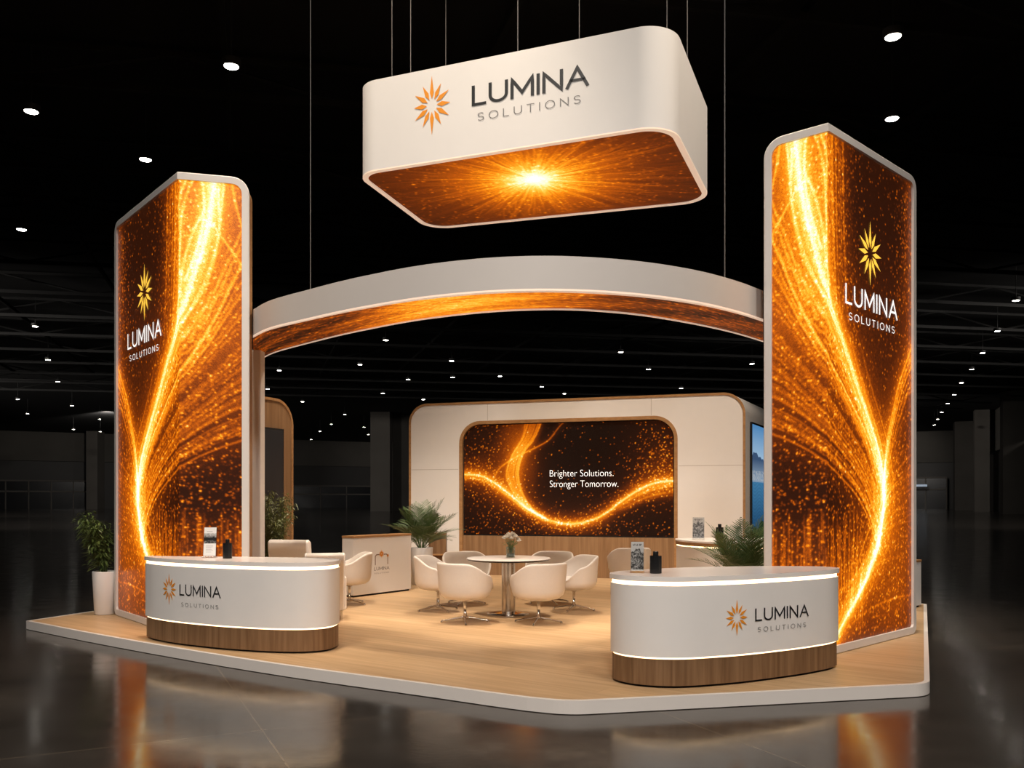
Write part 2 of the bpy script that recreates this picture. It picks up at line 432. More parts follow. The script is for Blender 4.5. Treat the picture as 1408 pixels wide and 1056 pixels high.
    # particles
    n = 13000; px = rng.random(n) * 2.866; pz = .11 + rng.random(n) * 5.47
    field = .35 + c.gauss(.9, 5, .35, .8) * 1.2 + c.gauss(2.7, 4.6, .25, 1.4) * 1.4 + c.gauss(.5, 1.3, .7, .8) * 1.4 + c.gauss(2.3, .9, .7, .9) * 1.0 + c.gauss(.9, 3.4, .8, .8) * .6
    field *= 1 - .75 * c.gauss(1.75, 4.2, .35, 1.1)
    keep = rng.random(n) < c.sample(field, px, pz) / 1.6
    pts = c.zero(); c.dots(pts, px[keep], pz[keep], rng.random(keep.sum()) ** 2 * 2.2)
    dust = c.zero(); n = 60000; qx = rng.random(n) * 2.866; qz = .11 + rng.random(n) * 5.47
    dist = np.abs(qx - np.interp(qz, T[::-1, 1], T[::-1, 0]))
    keep = rng.random(n) < np.exp(-dist / .45)
    c.dots(dust, qx[keep], qz[keep], rng.random(keep.sum()) * 1.0)
    t = .115 + 0 * X
    left = np.clip((tx - X) / .25, 0, 1)                    # 1 on the inner side of the trunk
    up = np.clip((Y - 3.0) / 2.2, 0, 1)
    t += .24 * np.exp(-np.abs(X - tx) / .30) * (.7 + .4 * up)
    t += .30 * np.exp(-np.abs(X - tx) / .13) * (1 - .65 * up)
    t += .15 * c.gauss(.30, 5.3, .45, 1.0) + .11 * left * np.clip(1 - np.abs(Y - 3.6) / 1.4, 0, 1)
    t *= 1 - .38 * np.clip((X - .66) / .16, 0, 1) * np.clip((Y - 3.9) / .9, 0, 1)
    t += .10 * c.gauss(.86, 5.1, .20, .7) + .10 * c.gauss(2.8, 4.6, .18, 1.3)
    t += .14 * c.gauss(2.35, .95, .55, .9) + .08 * c.gauss(.5, .5, .7, .5)
    t -= .04 * c.gauss(.55, 1.55, .7, .5)
    t += c.soft(core, .014, .8) * .30 + c.soft(core, .05, .8) * .18 + c.soft(core, .08, .7) * .40 * up
    t += c.soft(sec, .012, .8) * .42 + c.soft(sec, .05, .8) * .18 + c.soft(sec, .15, .8) * .12
    t += c.soft(thin, .0075, 1.1) * .29 + c.soft(thin, .12, 1.0) * .04
    t += c.soft(dash, .008, .9) * .30
    t += c.soft(rain, .0055) * .24 + c.soft(rain, .05) * .04
    t += np.minimum(c.blur(pts, .0068) * .95, .55) + c.blur(dust, .007) * .24 - .03 * np.exp(-np.abs(X - tx) / .45)
    t *= 1 + .10 * rng.standard_normal(t.shape)
    return c, fire(t)

def wall_graphic():
    c = Canvas(1.26, 5.86, .93, 3.40, .0105)
    X, Y = c.X, c.Y
    a = [(1.2, 2.28), (1.288, 2.274), (1.655, 2.235), (2.148, 1.957), (2.713, 1.526), (3.15, 1.30), (3.657, 1.225), (4.194, 1.337), (4.647, 1.651), (5.092, 1.94), (5.458, 2.075), (5.87, 2.11)]
    b = [(3.02, 3.42), (2.984, 3.309), (2.873, 3.053), (2.601, 2.676), (2.50, 2.294), (2.59, 1.88), (2.84, 1.50), (3.1, 1.33)]
    cc = [(3.53, 3.38), (3.44, 3.297), (3.189, 3.0), (2.75, 2.76), (2.311, 2.557), (2.066, 2.375), (1.93, 2.16)]
    d = [(2.66, 3.42), (2.61, 3.1), (2.408, 2.725), (2.26, 2.35), (2.35, 2.0)]
    A = catmull(a, 300)
    core = c.zero(); c.line(core, a, 1.0); c.line(core, [(x, z - .035 - .05 * math.sin(x)) for x, z in A[::25]], .35)
    th = c.zero(); c.line(th, b, 1.0); c.line(th, cc, 1.0, fade=(.7, 1, 1, .9, .3)); c.line(th, d, .5)
    B = catmull(b, 120)
    for k in range(16):
        o = -.34 * rng.random()
        q = B + np.c_[o * np.interp(np.linspace(0, 1, len(B)), [0, .3, .55, .85, 1], [1, .75, .9, .35, 0]), np.zeros(len(B))]
        c.line(th, q[::5], .2 + .35 * rng.random(), fade=(.8, 1, .9, .8, .4))
    for k in range(14):
        dd = .02 + .22 * rng.random()
        q = [(4.6, 1.58 - dd * .5), (5.05, 1.87 - dd), (5.4, 2.0 - dd), (5.87, 2.08 - dd * 1.1)]
        c.line(th, q, .1 + .2 * rng.random(), dash=.3, fade=(0, .7, 1, .6))
    ay = np.interp(X, A[:, 0], A[:, 1])
    n = 10500; x = 1.26 + rng.random(n) * 4.6; z = .93 + rng.random(n) * 2.45
    az = np.interp(x, A[:, 0], A[:, 1]); dz = np.abs(z - az)
    pr = np.exp(-dz / .22) + .9 * np.exp(-(((x - 5.5) / .55) ** 2 + ((z - 2.7) / .55) ** 2)) + .35 * np.exp(-((x - 1.6) / .6) ** 2) + .10 + .35 * np.exp(-((z - 1.1) / .25) ** 2)
    keep = rng.random(n) < pr * .62
    pts = c.zero(); c.dots(pts, x[keep], z[keep], rng.random(keep.sum()) ** 2 * 2.4)
    t = .015 + .36 * np.exp(-np.abs(Y - ay) / .14) + .10 * np.exp(-np.abs(Y - ay) / .4) + .09 * c.gauss(5.6, 2.5, .5, .6) + .26 * c.gauss(2.5, 2.75, .28, .6) + .10 * c.gauss(2.1, 2.2, .5, .7)
    t += c.soft(core, .012, .9) * .42 + c.soft(core, .05, .8) * .18
    t += c.soft(th, .011, .8) * .42 + c.soft(th, .05, .8) * .12
    t += np.minimum(c.blur(pts, .0075) * .95, .6)
    t *= 1 + .07 * rng.standard_normal(t.shape)
    return c, fire(t)

def burst_graphic(cx, cy):
    c = Canvas(-.35, 4.6, -.2, 3.0, .011)
    X, Y = c.X - cx, c.Y - cy
    r = np.hypot(X, Y); th = np.arctan2(Y, X)
    lay = c.zero()
    for k in range(420):
        a = rng.random() * 2 * PI; r0 = .06 + 1.6 * rng.random() ** 1.5; r1 = r0 + .15 + 1.0 * rng.random() * (.4 + r0)
        bend = .12 * rng.normal()
        q = [(cx + math.cos(a + bend * s) * (r0 + (r1 - r0) * s), cy + math.sin(a + bend * s) * (r0 + (r1 - r0) * s)) for s in (0, .25, .5, .75, 1)]
        c.line(lay, q, (.2 + .6 * rng.random()) * math.exp(-r0 / 1.3), dash=.15 if rng.random() < .5 else 0, fade=(.9, 1, .6, .2))
    for k in range(44):
        a = rng.random() * 2 * PI; L = .5 + 1.5 * rng.random()
        c.line(lay, [(cx, cy), (cx + math.cos(a) * L, cy + math.sin(a) * L)], .9, spline=False, fade=(1, .8, .5, .2, 0))
    pts = c.zero(); n = 2600; a = rng.random(n) * 2 * PI; rr = rng.random(n) ** .7 * 2.6
    c.dots(pts, cx + np.cos(a) * rr * 1.2, cy + np.sin(a) * rr, rng.random(n) ** 2 * 1.6)
    ang = np.interp((th + PI) / (2 * PI) * 360, np.arange(361), np.convolve(rng.standard_normal(363), [.25, .5, .25], 'valid'))
    t = .10 + .55 * np.exp(-r / .22) + .58 * np.exp(-(r / .95) ** 1.3) + .06 * np.exp(-r / 2)
    t *= 1 + .10 * ang * np.clip(r / .4, 0, 1)
    t += c.soft(lay, .008, .8) * .27 + c.blur(pts, .012) * 1.2
    t *= 1 + .05 * rng.standard_normal(t.shape)
    return c, fire(t)

def arch_graphic():
    c = Canvas(0, 10.0, 0, 2.4, .02)       # along the span, across the band
    X, Y = c.X, c.Y
    lay = c.zero()
    for k in range(150):
        x0 = rng.random() * 10 - 1; y0 = rng.random() * 2.4; L = .6 + 2.2 * rng.random(); s = rng.normal(0, .18)
        c.line(lay, [(x0, y0), (x0 + L * .5, y0 + s * L * .5 + .06 * rng.normal()), (x0 + L, y0 + s * L)], .2 + .6 * rng.random(), dash=.3 if rng.random() < .6 else 0, fade=(.2, 1, .8, .1))
    for x0 in (2.9, 3.1, 3.4, 3.7): c.line(lay, [(x0, .05), (x0 + .5, .5), (x0 + 1.5, 1.1)], 1.0)
    c.line(lay, [(4.2, .4), (5.3, .75), (6.6, .9)], 1.0); c.line(lay, [(6.45, 1.2), (6.5, .5), (6.55, .0)], .8)
    pts = c.zero(); n = 2500; c.dots(pts, rng.random(n) * 10, rng.random(n) * 2.4, rng.random(n) ** 2 * 1.4)
    t = .12 + .44 * np.exp(-((X - 5.0) / 1.45) ** 2) + .05 * np.sin(X * 3 + Y * 4)
    t += c.soft(lay, .02, .8) * .30 + c.blur(pts, .02) * 1.2
    t *= 1 + .06 * rng.standard_normal(t.shape)
    return c, fire(t)

def sea_graphic():
    c = Canvas(0, 1.6, 0, 2.35, .01); X, Y = c.X, c.Y
    C = np.zeros((c.H, c.W, 3))
    sky = np.clip((Y - 1.55) / .8, 0, 1)[..., None]
    C[:] = (1 - sky) * np.array(lin((150, 178, 200))) + sky * np.array(lin((66, 120, 168)))
    ridge = 1.58 + .20 * np.abs(np.sin(X * 2.3 + .5)) + .05 * np.sin(X * 6 + 1) + .015 * np.sin(X * 19)
    mt = np.clip((Y - 1.25) / .4, 0, 1)[..., None]
    C = np.where((Y < ridge)[..., None], (1 - mt) * np.array(lin((120, 140, 160))) + mt * np.array(lin((52, 74, 104))), C)
    town = (Y < 1.42) & (Y > 1.22)
    blk = rng.random((c.H // 3 + 1, c.W // 3 + 1)).repeat(3, 0).repeat(3, 1)[:c.H, :c.W]
    C = np.where((town & (blk > .55))[..., None], np.array(lin((150, 158, 165))), C)
    dep = np.clip(Y / 1.2, 0, 1)[..., None]
    wv = (.92 + .1 * np.sin(Y * 90 + 4 * np.sin(X * 7)) + .06 * rng.standard_normal(X.shape))[..., None]
    sea = ((1 - dep) * np.array(lin((8, 40, 78))) + dep * np.array(lin((58, 112, 150)))) * wv
    C = np.where((Y < 1.2)[..., None], sea, C)
    hill = .22 + .25 * np.clip(X / 1.6, 0, 1) + .05 * np.sin(X * 9)
    C = np.where((Y < hill)[..., None], np.array(lin((30, 48, 30))) * (.7 + .6 * rng.random(X.shape))[..., None], C)
    return c, np.clip(C, 0, 1)

def grid_mesh(name, mat, parent, pos, nu, nv, canvas, C, extent, y0, y1, origin=(0, 0, 0)):
    """dense sheet; pos(x, y) -> (N,3) world; extent(y) -> x range of that row; colours read from the canvas"""
    ys = np.linspace(y0, y1, nv)
    ex = np.array([extent(y) for y in ys])
    u = np.linspace(0, 1, nu)[None, :]
    x = ex[:, :1] * (1 - u) + ex[:, 1:] * u
    y = np.repeat(ys[:, None], nu, 1)
    co = pos(x.ravel(), y.ravel()) - np.array(origin)
    col = canvas.sample(C, x.ravel(), y.ravel())
    me = bpy.data.meshes.new(name)
    nvt = nu * nv; me.vertices.add(nvt); me.vertices.foreach_set('co', co.astype(np.float32).ravel())
    i = np.arange(nv - 1)[:, None] * nu + np.arange(nu - 1)[None, :]
    q = np.stack([i, i + 1, i + nu + 1, i + nu], -1).reshape(-1, 4)
    nf = len(q); me.loops.add(nf * 4); me.loops.foreach_set('vertex_index', q.ravel().astype(np.int32))
    me.polygons.add(nf); me.polygons.foreach_set('loop_start', np.arange(0, nf * 4, 4, dtype=np.int32))
    try: me.polygons.foreach_set('loop_total', np.full(nf, 4, dtype=np.int32))
    except Exception: pass
    at = me.color_attributes.new('Col', 'FLOAT_COLOR', 'POINT')
    at.data.foreach_set('color', np.c_[col, np.ones(len(col))].astype(np.float32).ravel())
    me.materials.append(mat); me.update(calc_edges=True); me.validate()
    o = bpy.data.objects.new(name, me); COL.objects.link(o)
    if parent is not None: o.parent = parent
    return o

# ------------------------------------------------------------------ lettering (drawn as strokes)
def arc(cx, cy, rx, ry, a0, a1, n=14):
    return [(cx + rx * math.cos(math.radians(a0 + (a1 - a0) * i / n)), cy + ry * math.sin(math.radians(a0 + (a1 - a0) * i / n))) for i in range(n + 1)]
GL = {
    'L': (.50, [[(0, 1), (0, 0), (.5, 0)]]),
    'U': (.70, [[(0, 1), (0, .36)] + arc(.35, .35, .35, .35, 180, 360)[1:] + [(.7, 1)]]),
    'M': (.86, [[(0, 0), (0, 1), (.43, .22), (.86, 1), (.86, 0)]]),
    'I': (.0, [[(0, 0), (0, 1)]]),
    'N': (.72, [[(0, 0), (0, 1), (.72, 0), (.72, 1)]]),
    'A': (.80, [[(0, 0), (.4, 1), (.8, 0)], [(.15, .34), (.65, .34)]]),
    'S': (.56, [arc(.28, .76, .27, .245, 25, 270, 16) + arc(.28, .26, .28, .255, 90, -155, 16)[1:]]),
    'O': (.86, [arc(.43, .5, .43, .5, 90, 450, 28)]),
    'T': (.64, [[(0, 1), (.64, 1)], [(.32, 1), (.32, 0)]]),
}
def ribbon(pts, w, closed=False):
    """offset polyline to quads; long straight runs are cut so they follow curved fronts"""
    q = [Vector(pts[0])]
    for a, b in zip(pts, pts[1:]):
        a, b = Vector(a), Vector(b); n = max(1, int((b - a).length / .2))
        q += [a + (b - a) * (i / n) for i in range(1, n + 1)]
    L, R = [], []
    for i, p in enumerate(q):
        d0 = (q[i] - q[i - 1]).normalized() if i > 0 else None
        d1 = (q[i + 1] - q[i]).normalized() if i < len(q) - 1 else None
        if closed and i in (0, len(q) - 1): d0 = (q[-1] - q[-2]).normalized(); d1 = (q[1] - q[0]).normalized()
        d0 = d0 or d1; d1 = d1 or d0
        n0 = Vector((-d0.y, d0.x)); n1 = Vector((-d1.y, d1.x)); m = n0 + n1
        m = m.normalized() if m.length > 1e-4 else n0
        k = min(2.2, 1 / max(.3, m.dot(n0)))
        L.append(p + m * w / 2 * k); R.append(p - m * w / 2 * k)
    return L, R
def word(mb, text, x0, y0, width, cap, weight, gap, place):
    """place(u, v) -> world point; width/cap in the same units as u, v"""
    tot = sum(GL[ch][0] for ch in text) + gap * (len(text) - 1) + weight
    sx = width / tot; x = weight / 2
    for ch in text:
        w, strokes = GL[ch]
        for st in strokes:
            # keep stroke ends inside the cap height
            pts = [(px + x, weight / 2 + py * (1 - weight)) for px, py in st]
            ends = [pts[0], pts[-1]]
            closed = (Vector(st[0]) - Vector(st[-1])).length < 1e-4
            if not closed:
                a, b = Vector(pts[0]), Vector(pts[1]); pts[0] = tuple(a - (b - a).normalized() * (weight / 2 if ch in 'LUMINAT' else 0))
                a, b = Vector(pts[-1]), Vector(pts[-2]); pts[-1] = tuple(a - (b - a).normalized() * (weight / 2 if ch in 'LUMINAT' else 0))
            L, R = ribbon(pts, weight, closed)
            n = len(L)
            vs = [place(x0 + p.x * sx, y0 + p.y * cap) for p in L] + [place(x0 + p.x * sx, y0 + p.y * cap) for p in R]
            mb.add(vs, [(n + i, n + i + 1, i + 1, i) for i in range(n - 1)])
        x += w + gap
def starburst(mb, cx, cy, r, place, vy=1.0, inner=.20, fat=.085, squeeze=1.0):
    for k in range(12):
        a = PI / 2 + k * PI / 6
        tip = (1.0 if k % 6 == 0 else .86 if k % 2 == 0 else .80)
        loc = [(inner, 0), (inner + .22, fat), (tip, 0), (inner + .22, -fat)]
        vs = []
        for x, y in loc:
            vs.append(place(cx + (x * math.cos(a) - y * math.sin(a)) * r * squeeze, cy + (x * math.sin(a) + y * math.cos(a)) * r * vy))
        mb.add(vs, [(0, 3, 2, 1)])

# ------------------------------------------------------------------ rounded outlines
def round_poly(pts, radii, n=10):
    out = []; m = len(pts)
    for i in range(m):
        p0, p, p1 = Vector(pts[i - 1]), Vector(pts[i]), Vector(pts[(i + 1) % m])
        r = radii[i] if isinstance(radii, (list, tuple)) else radii
        if r <= 0: out.append(tuple(p)); continue
        a = (p0 - p).normalized(); b = (p1 - p).normalized()
        ang = a.angle(b); t = min(r / math.tan(ang / 2), (p0 - p).length * .49, (p1 - p).length * .49)
        rr = t * math.tan(ang / 2); c = p + (a + b).normalized() * (rr / math.sin(ang / 2))
        s = p + a * t - c; e = p + b * t - c
        a0 = math.atan2(s.y, s.x); a1 = math.atan2(e.y, e.x); d = (a1 - a0 + PI) % (2 * PI) - PI
        for k in range(n + 1):
            th = a0 + d * k / n; out.append((c.x + rr * math.cos(th), c.y + rr * math.sin(th)))
    return out
def offset_poly(pts, d):
    """inset a ccw polygon by d"""
    m = len(pts); out = []
    for i in range(m):
        p0, p, p1 = Vector(pts[i - 1]), Vector(pts[i]), Vector(pts[(i + 1) % m])
        e0 = (p - p0).normalized(); e1 = (p1 - p).normalized()
        n0 = Vector((-e0.y, e0.x)); n1 = Vector((-e1.y, e1.x)); mm = n0 + n1
        k = d / max(.25, mm.normalized().dot(n0)) if mm.length > 1e-6 else d
        q = p + mm.normalized() * k; out.append((q.x, q.y))
    return out

# ================================================================== THE HALL
Zc = 15.4
MB().add([(-112, -30, 0), (66, -30, 0), (66, 105, 0), (90, 170, 0), (25, 210, 0), (-35, 210, 0), (-112, 168, 0)], [tuple(range(7))]).build('floor', M['hall_floor'])
tag(bpy.data.objects['floor'], 'dark polished concrete hall floor around the stand', 'floor', kind='structure')
o = MB().prism([(-112, -30), (66, -30), (66, 105), (90, 170), (25, 210), (-35, 210), (-112, 168)], Zc, Zc + .3).build('ceiling', M['ceil'])
tag(o, 'black hall ceiling high above the stand', 'ceiling', kind='structure')

def wall_run(name, label, A, B, mat_hi, mat_lo, split, thick=.5):
    """one hall wall: pale upper band, dark lower band set back"""
    A, B = Vector(A), Vector(B); d = (B - A).normalized(); n = Vector((d.y, -d.x))
    mb = MB()
    def slab(z0, z1, off):
        a, b = A - n * off, B - n * off
        mb.prism([tuple(a), tuple(b), tuple(b - n * thick), tuple(a - n * thick)], z0, z1)
    mb.cur = 0; slab(split, Zc, 0)
    mb.cur = 1; slab(0, split, .6)
    return tag(mb.build(name, [mat_hi, mat_lo]), label, 'wall', kind='structure')
wall_run('wall_back_left', 'far hall wall seen left of the left tower', (-112, 163), (-32, 204), M['concrete_wall'], M['lower_wall'], 9.6)
wall_run('wall_back', 'far hall wall seen between the left partition and the feature wall', (-32, 204), (20, 205), M['concrete_wall'], M['lower_wall'], 9.4)
wall_run('wall_back_right', 'far hall wall seen right of the right tower', (20, 205), (88, 168), M['concrete_wall'], M['lower_wall'], 9.2)
wall_run('wall_right', 'side hall wall with pilasters at the right edge', (88, 168), (63, 105), M['concrete_wall'], M['lower_wall'], 9.2)
wall_run('wall_right_front', 'side hall wall outside the frame on the right', (63, 105), (63, -29), M['concrete_wall'], M['lower_wall'], 9.2)
wall_run('wall_left', 'side hall wall outside the frame on the left', (-111, -29), (-111, 163), M['concrete_wall'], M['lower_wall'], 9.2)
wall_run('wall_front', 'hall wall behind the viewer', (63, -29), (-111, -29), M['concrete_wall'], M['lower_wall'], 9.2)

def pillar(x, y, w, d, rz=0.0, mat='pillar', name='pillar', label='', h=Zc):
    o = MB().box((x, y, h / 2), (w, d, h), rz).build(name, M[mat])
    return tag(o, label, 'pillar', kind='structure')
pillar(-20.4, 135, 3.0, 3.0, label='square concrete pillar left of the feature wall')
pillar(-17.2, 139, 3.6, 3.0, mat='concrete_wall', label='darker concrete pillar beside the square one')
pillar(-83.0, 172, 2.2, 3.0, label='concrete pillar on the far left wall')
pillar(-71.5, 178, 1.4, 3.0, label='slim concrete pillar near the left tower')
pillar(-56.5, 186, 1.6, 3.0, label='slim pillar seen between left tower and feature wall')
pillar(79, 151, 3.0, 3.4, -.4, label='pilaster third from the right edge on the side wall')
pillar(71.5, 131.5, 2.0, 2.2, -.4, label='slim pilaster second from the right edge on the side wall')
pillar(62.6, 108, 2.4, 3.0, -.4, label='wide pilaster at the right edge of the side wall')
pillar(86.0, 163.5, 2.6, 2.4, -.4, label='pilaster in the far right corner of the hall')

def opening(name, label, A, B, z1, frames=4):
    """glazed dark entrance front set against the hall wall"""
    A, B = Vector(A), Vector(B); d = (B - A); L = d.length; d.normalize(); n = Vector((d.y, -d.x)); rz = math.atan2(d.y, d.x)
    c = (A + B) / 2 + n * .2
    o = MB().box((c.x, c.y, z1 / 2), (L, .25, z1), rz).build(name, M['opening'])
    tag(o, label, 'door', kind='structure')
    f = MB()
    for i in range(frames + 1):
        q = A + d * (L * i / frames) + n * .4
        f.box((q.x, q.y, z1 / 2), (.22, .2, z1), rz)
    for z in (z1, z1 * .62):
        q = (A + B) / 2 + n * .4; f.box((q.x, q.y, z), (L, .2, .3), rz)
    f.build('door_frame', M['pillar'], o)
    return o
opening('door_1', 'dark glazed entrance on the far left wall', (-106, 165.2), (-85, 176), 5.6, 6)
opening('door_2', 'dark glazed entrance left of the square pillar', (-60, 188.8), (-33, 202.4), 5.0, 5)
opening('door_3', 'dark glazed entrance right of the right tower', (72, 176), (85, 168.8), 6.2, 4)
o = MB().box((79.6, 168.3, 4.6), (2.4, .12, .42), -.5).build('exit_sign', M['signlit'])
tag(o, 'small pale blue lit sign above the far right entrance', 'sign')

# ceiling trusses
def beam(A, B, z, w, h):
    A, B = Vector(A), Vector(B); c = (A + B) / 2; d = B - A
    return MB().box((c.x, c.y, z), (d.length, w, h), math.atan2(d.y, d.x))
dr = Vector((.40, 1)).normalized(); pr_ = Vector((1, -.22)).normalized()
k = 0
for i in range(-5, 7):
    a = Vector((-20 + i * 7.5, 14)); b = a + Vector((-.30, 1)).normalized() * 75
    o = beam(a, b, 14.3, .14, .22).build('ceiling_beam', M['beam']); tag(o, 'dark steel beam running under the hall ceiling', 'beam', 'lengthwise ceiling beams', 'structure')
for i in range(13):
    y = 19 + i * 7.0
    a = Vector((-60, y - 9)); b = Vector((60, y + 12))
    mb = beam(a, b, 13.9, .16, .2); 
    a2, b2 = a, b
    m2 = beam(a2, b2, 15.0, .14, .16); mb.add(m2.v, m2.f)
    n = 24
    for j in range(n):
        p = a.lerp(b, j / n); q = a.lerp(b, (j + 1) / n)
        mb.tube([(p.x, p.y, 13.9 if j % 2 else 15.0), (q.x, q.y, 15.0 if j % 2 else 13.9)], .06, 4, False)
    o = mb.build('ceiling_truss', M['beam']); tag(o, 'dark lattice truss crossing under the hall ceiling', 'truss', 'crosswise ceiling trusses', 'structure')

# ------------------------------------------------------------------ ceiling lights
LIGHTS = [(-8.802, 27.066), (-16.822, 30.208), (-14.635, 34.469), (-24.641, 43.364), (-37.273, 67.495), (-44.924, 83.582), (-52.067, 98.965), (-66.435, 116.053), (-63.246, 124.087), (-76.058, 135.557), (-69.108, 144.676), (-84.049, 165.45), (-81.396, 170.702),
          (11.188, 25.344), (13.551, 30.785), (34.309, 58.766), (39.016, 69.382), (43.421, 79.661), (47.716, 89.618), (52.004, 99.884), (56.984, 111.251), (61.206, 121.288), (66.378, 133.317), (71.363, 144.676), (76.222, 155.858),
          (-24.363, 90.372), (-15.23, 86.495), (-10.718, 73.324), (-5.89, 84.237), (-11.707, 97.177), (-6.554, 95.452), (-29.845, 105.434), (-28.885, 119.05), (-16.41, 109.737), (-11.971, 116.472), (-26.489, 136.706), (-32.317, 154.367), (-27.518, 160.511), (-29.658, 178.247), (-37.766, 169.803), (-44.92, 193.19), (-22.056, 176.299),
          (9.984, 79.269), (14.156, 89.618), (23.918, 86.034), (-1.315, 94.612), (3.572, 103.406), (6.679, 110.111), (20.517, 104.749)]
ORD = ['highest', 'second highest', 'third highest', 'fourth highest', 'fifth highest', 'sixth highest', 'seventh highest', 'eighth highest', 'ninth highest', 'tenth highest', 'eleventh highest', 'twelfth highest', 'thirteenth highest', 'fourteenth highest', 'fifteenth highest', 'sixteenth highest', 'seventeenth highest']
def light_labels():
    lab = {}
    def rank(ids, tail):
        for n, i in enumerate(sorted(ids, key=lambda i: LIGHTS[i][1])):
            lab[i] = f'ceiling light, {ORD[n]} of those {tail}'
    lab[0] = 'large round ceiling light above and right of the left tower'
    lab[1] = 'round ceiling light in the upper left corner of the hall'
    lab[2] = 'round ceiling light just above the left tower peak'
    rank(range(3, 13), 'left of the left tower')
    lab[13] = 'largest round ceiling light, high above the right tower'
    lab[14] = 'round ceiling light just above the sloping top of the right tower'
    rank(range(15, 25), 'in the row right of the right tower')
    rank(range(25, 42), 'under the arch, left of the video screen')
    rank(range(42, 49), 'under the arch, above the video screen')
    return lab
LAB = light_labels()
ZL = 13.6; LK = (ZL - .2 - 1.71) / 13.59       # lamps hang below the trusses
proto = None
for i, (x, y) in enumerate(LIGHTS):
    if proto is None:
        proto = thing('ceiling_light', LAB[i], 'light', (x * LK, y * LK, ZL), 0, 'hall ceiling lights')
        MB().lathe([(.25, 0), (.25, -.14), (.21, -.20), (.185, -.18)], n=24, cap1=False).tube([(0, 0, 0), (0, 0, Zc - ZL)], .02, 6).build('housing', M['can'], proto)
        MB().lathe([(.19, -.185), (.17, -.205), (.0, -.21)], n=24, cap0=False, cap1=False).build('lens', M['lamp'], proto)
    else:
        copy_thing(proto, LAB[i], (x * LK, y * LK, ZL))

# ================================================================== THE STAND PLATFORM
plat = catmull([(-6.44, 11.44), (-5.1, 10.40), (-4.11, 9.67), (-2.13, 8.32), (-.653, 7.45), (-.024, 7.07), (.12, 6.99)], 30)
plat = [tuple(p) for p in plat]
front = round_poly([plat[-1], (.45, 6.85), (3.64, 7.52), (6.40, 13.32), (5.75, 13.75), (6.6, 18.6), (7.3, 21.5), (-3.9, 22.5), (-3.3, 19.6), (-6.44, 11.44)], [0, .55, .32, .12, .3, .3, .3, .3, .6, 0], 8)
outline = plat[:-1] + [front[0]] + front[1:-1]
base = thing('stand_platform', 'raised pale oak exhibition platform with a white edge', 'platform', (0, 0, 0))
inner = offset_poly(outline, .045)
MB().ring(outline, inner, 0.006, P + .002).build('edge_trim', M['frame'], base, bevel=.008)
MB().prism(inner, 0.004, P).build('deck', M['deck'], base)

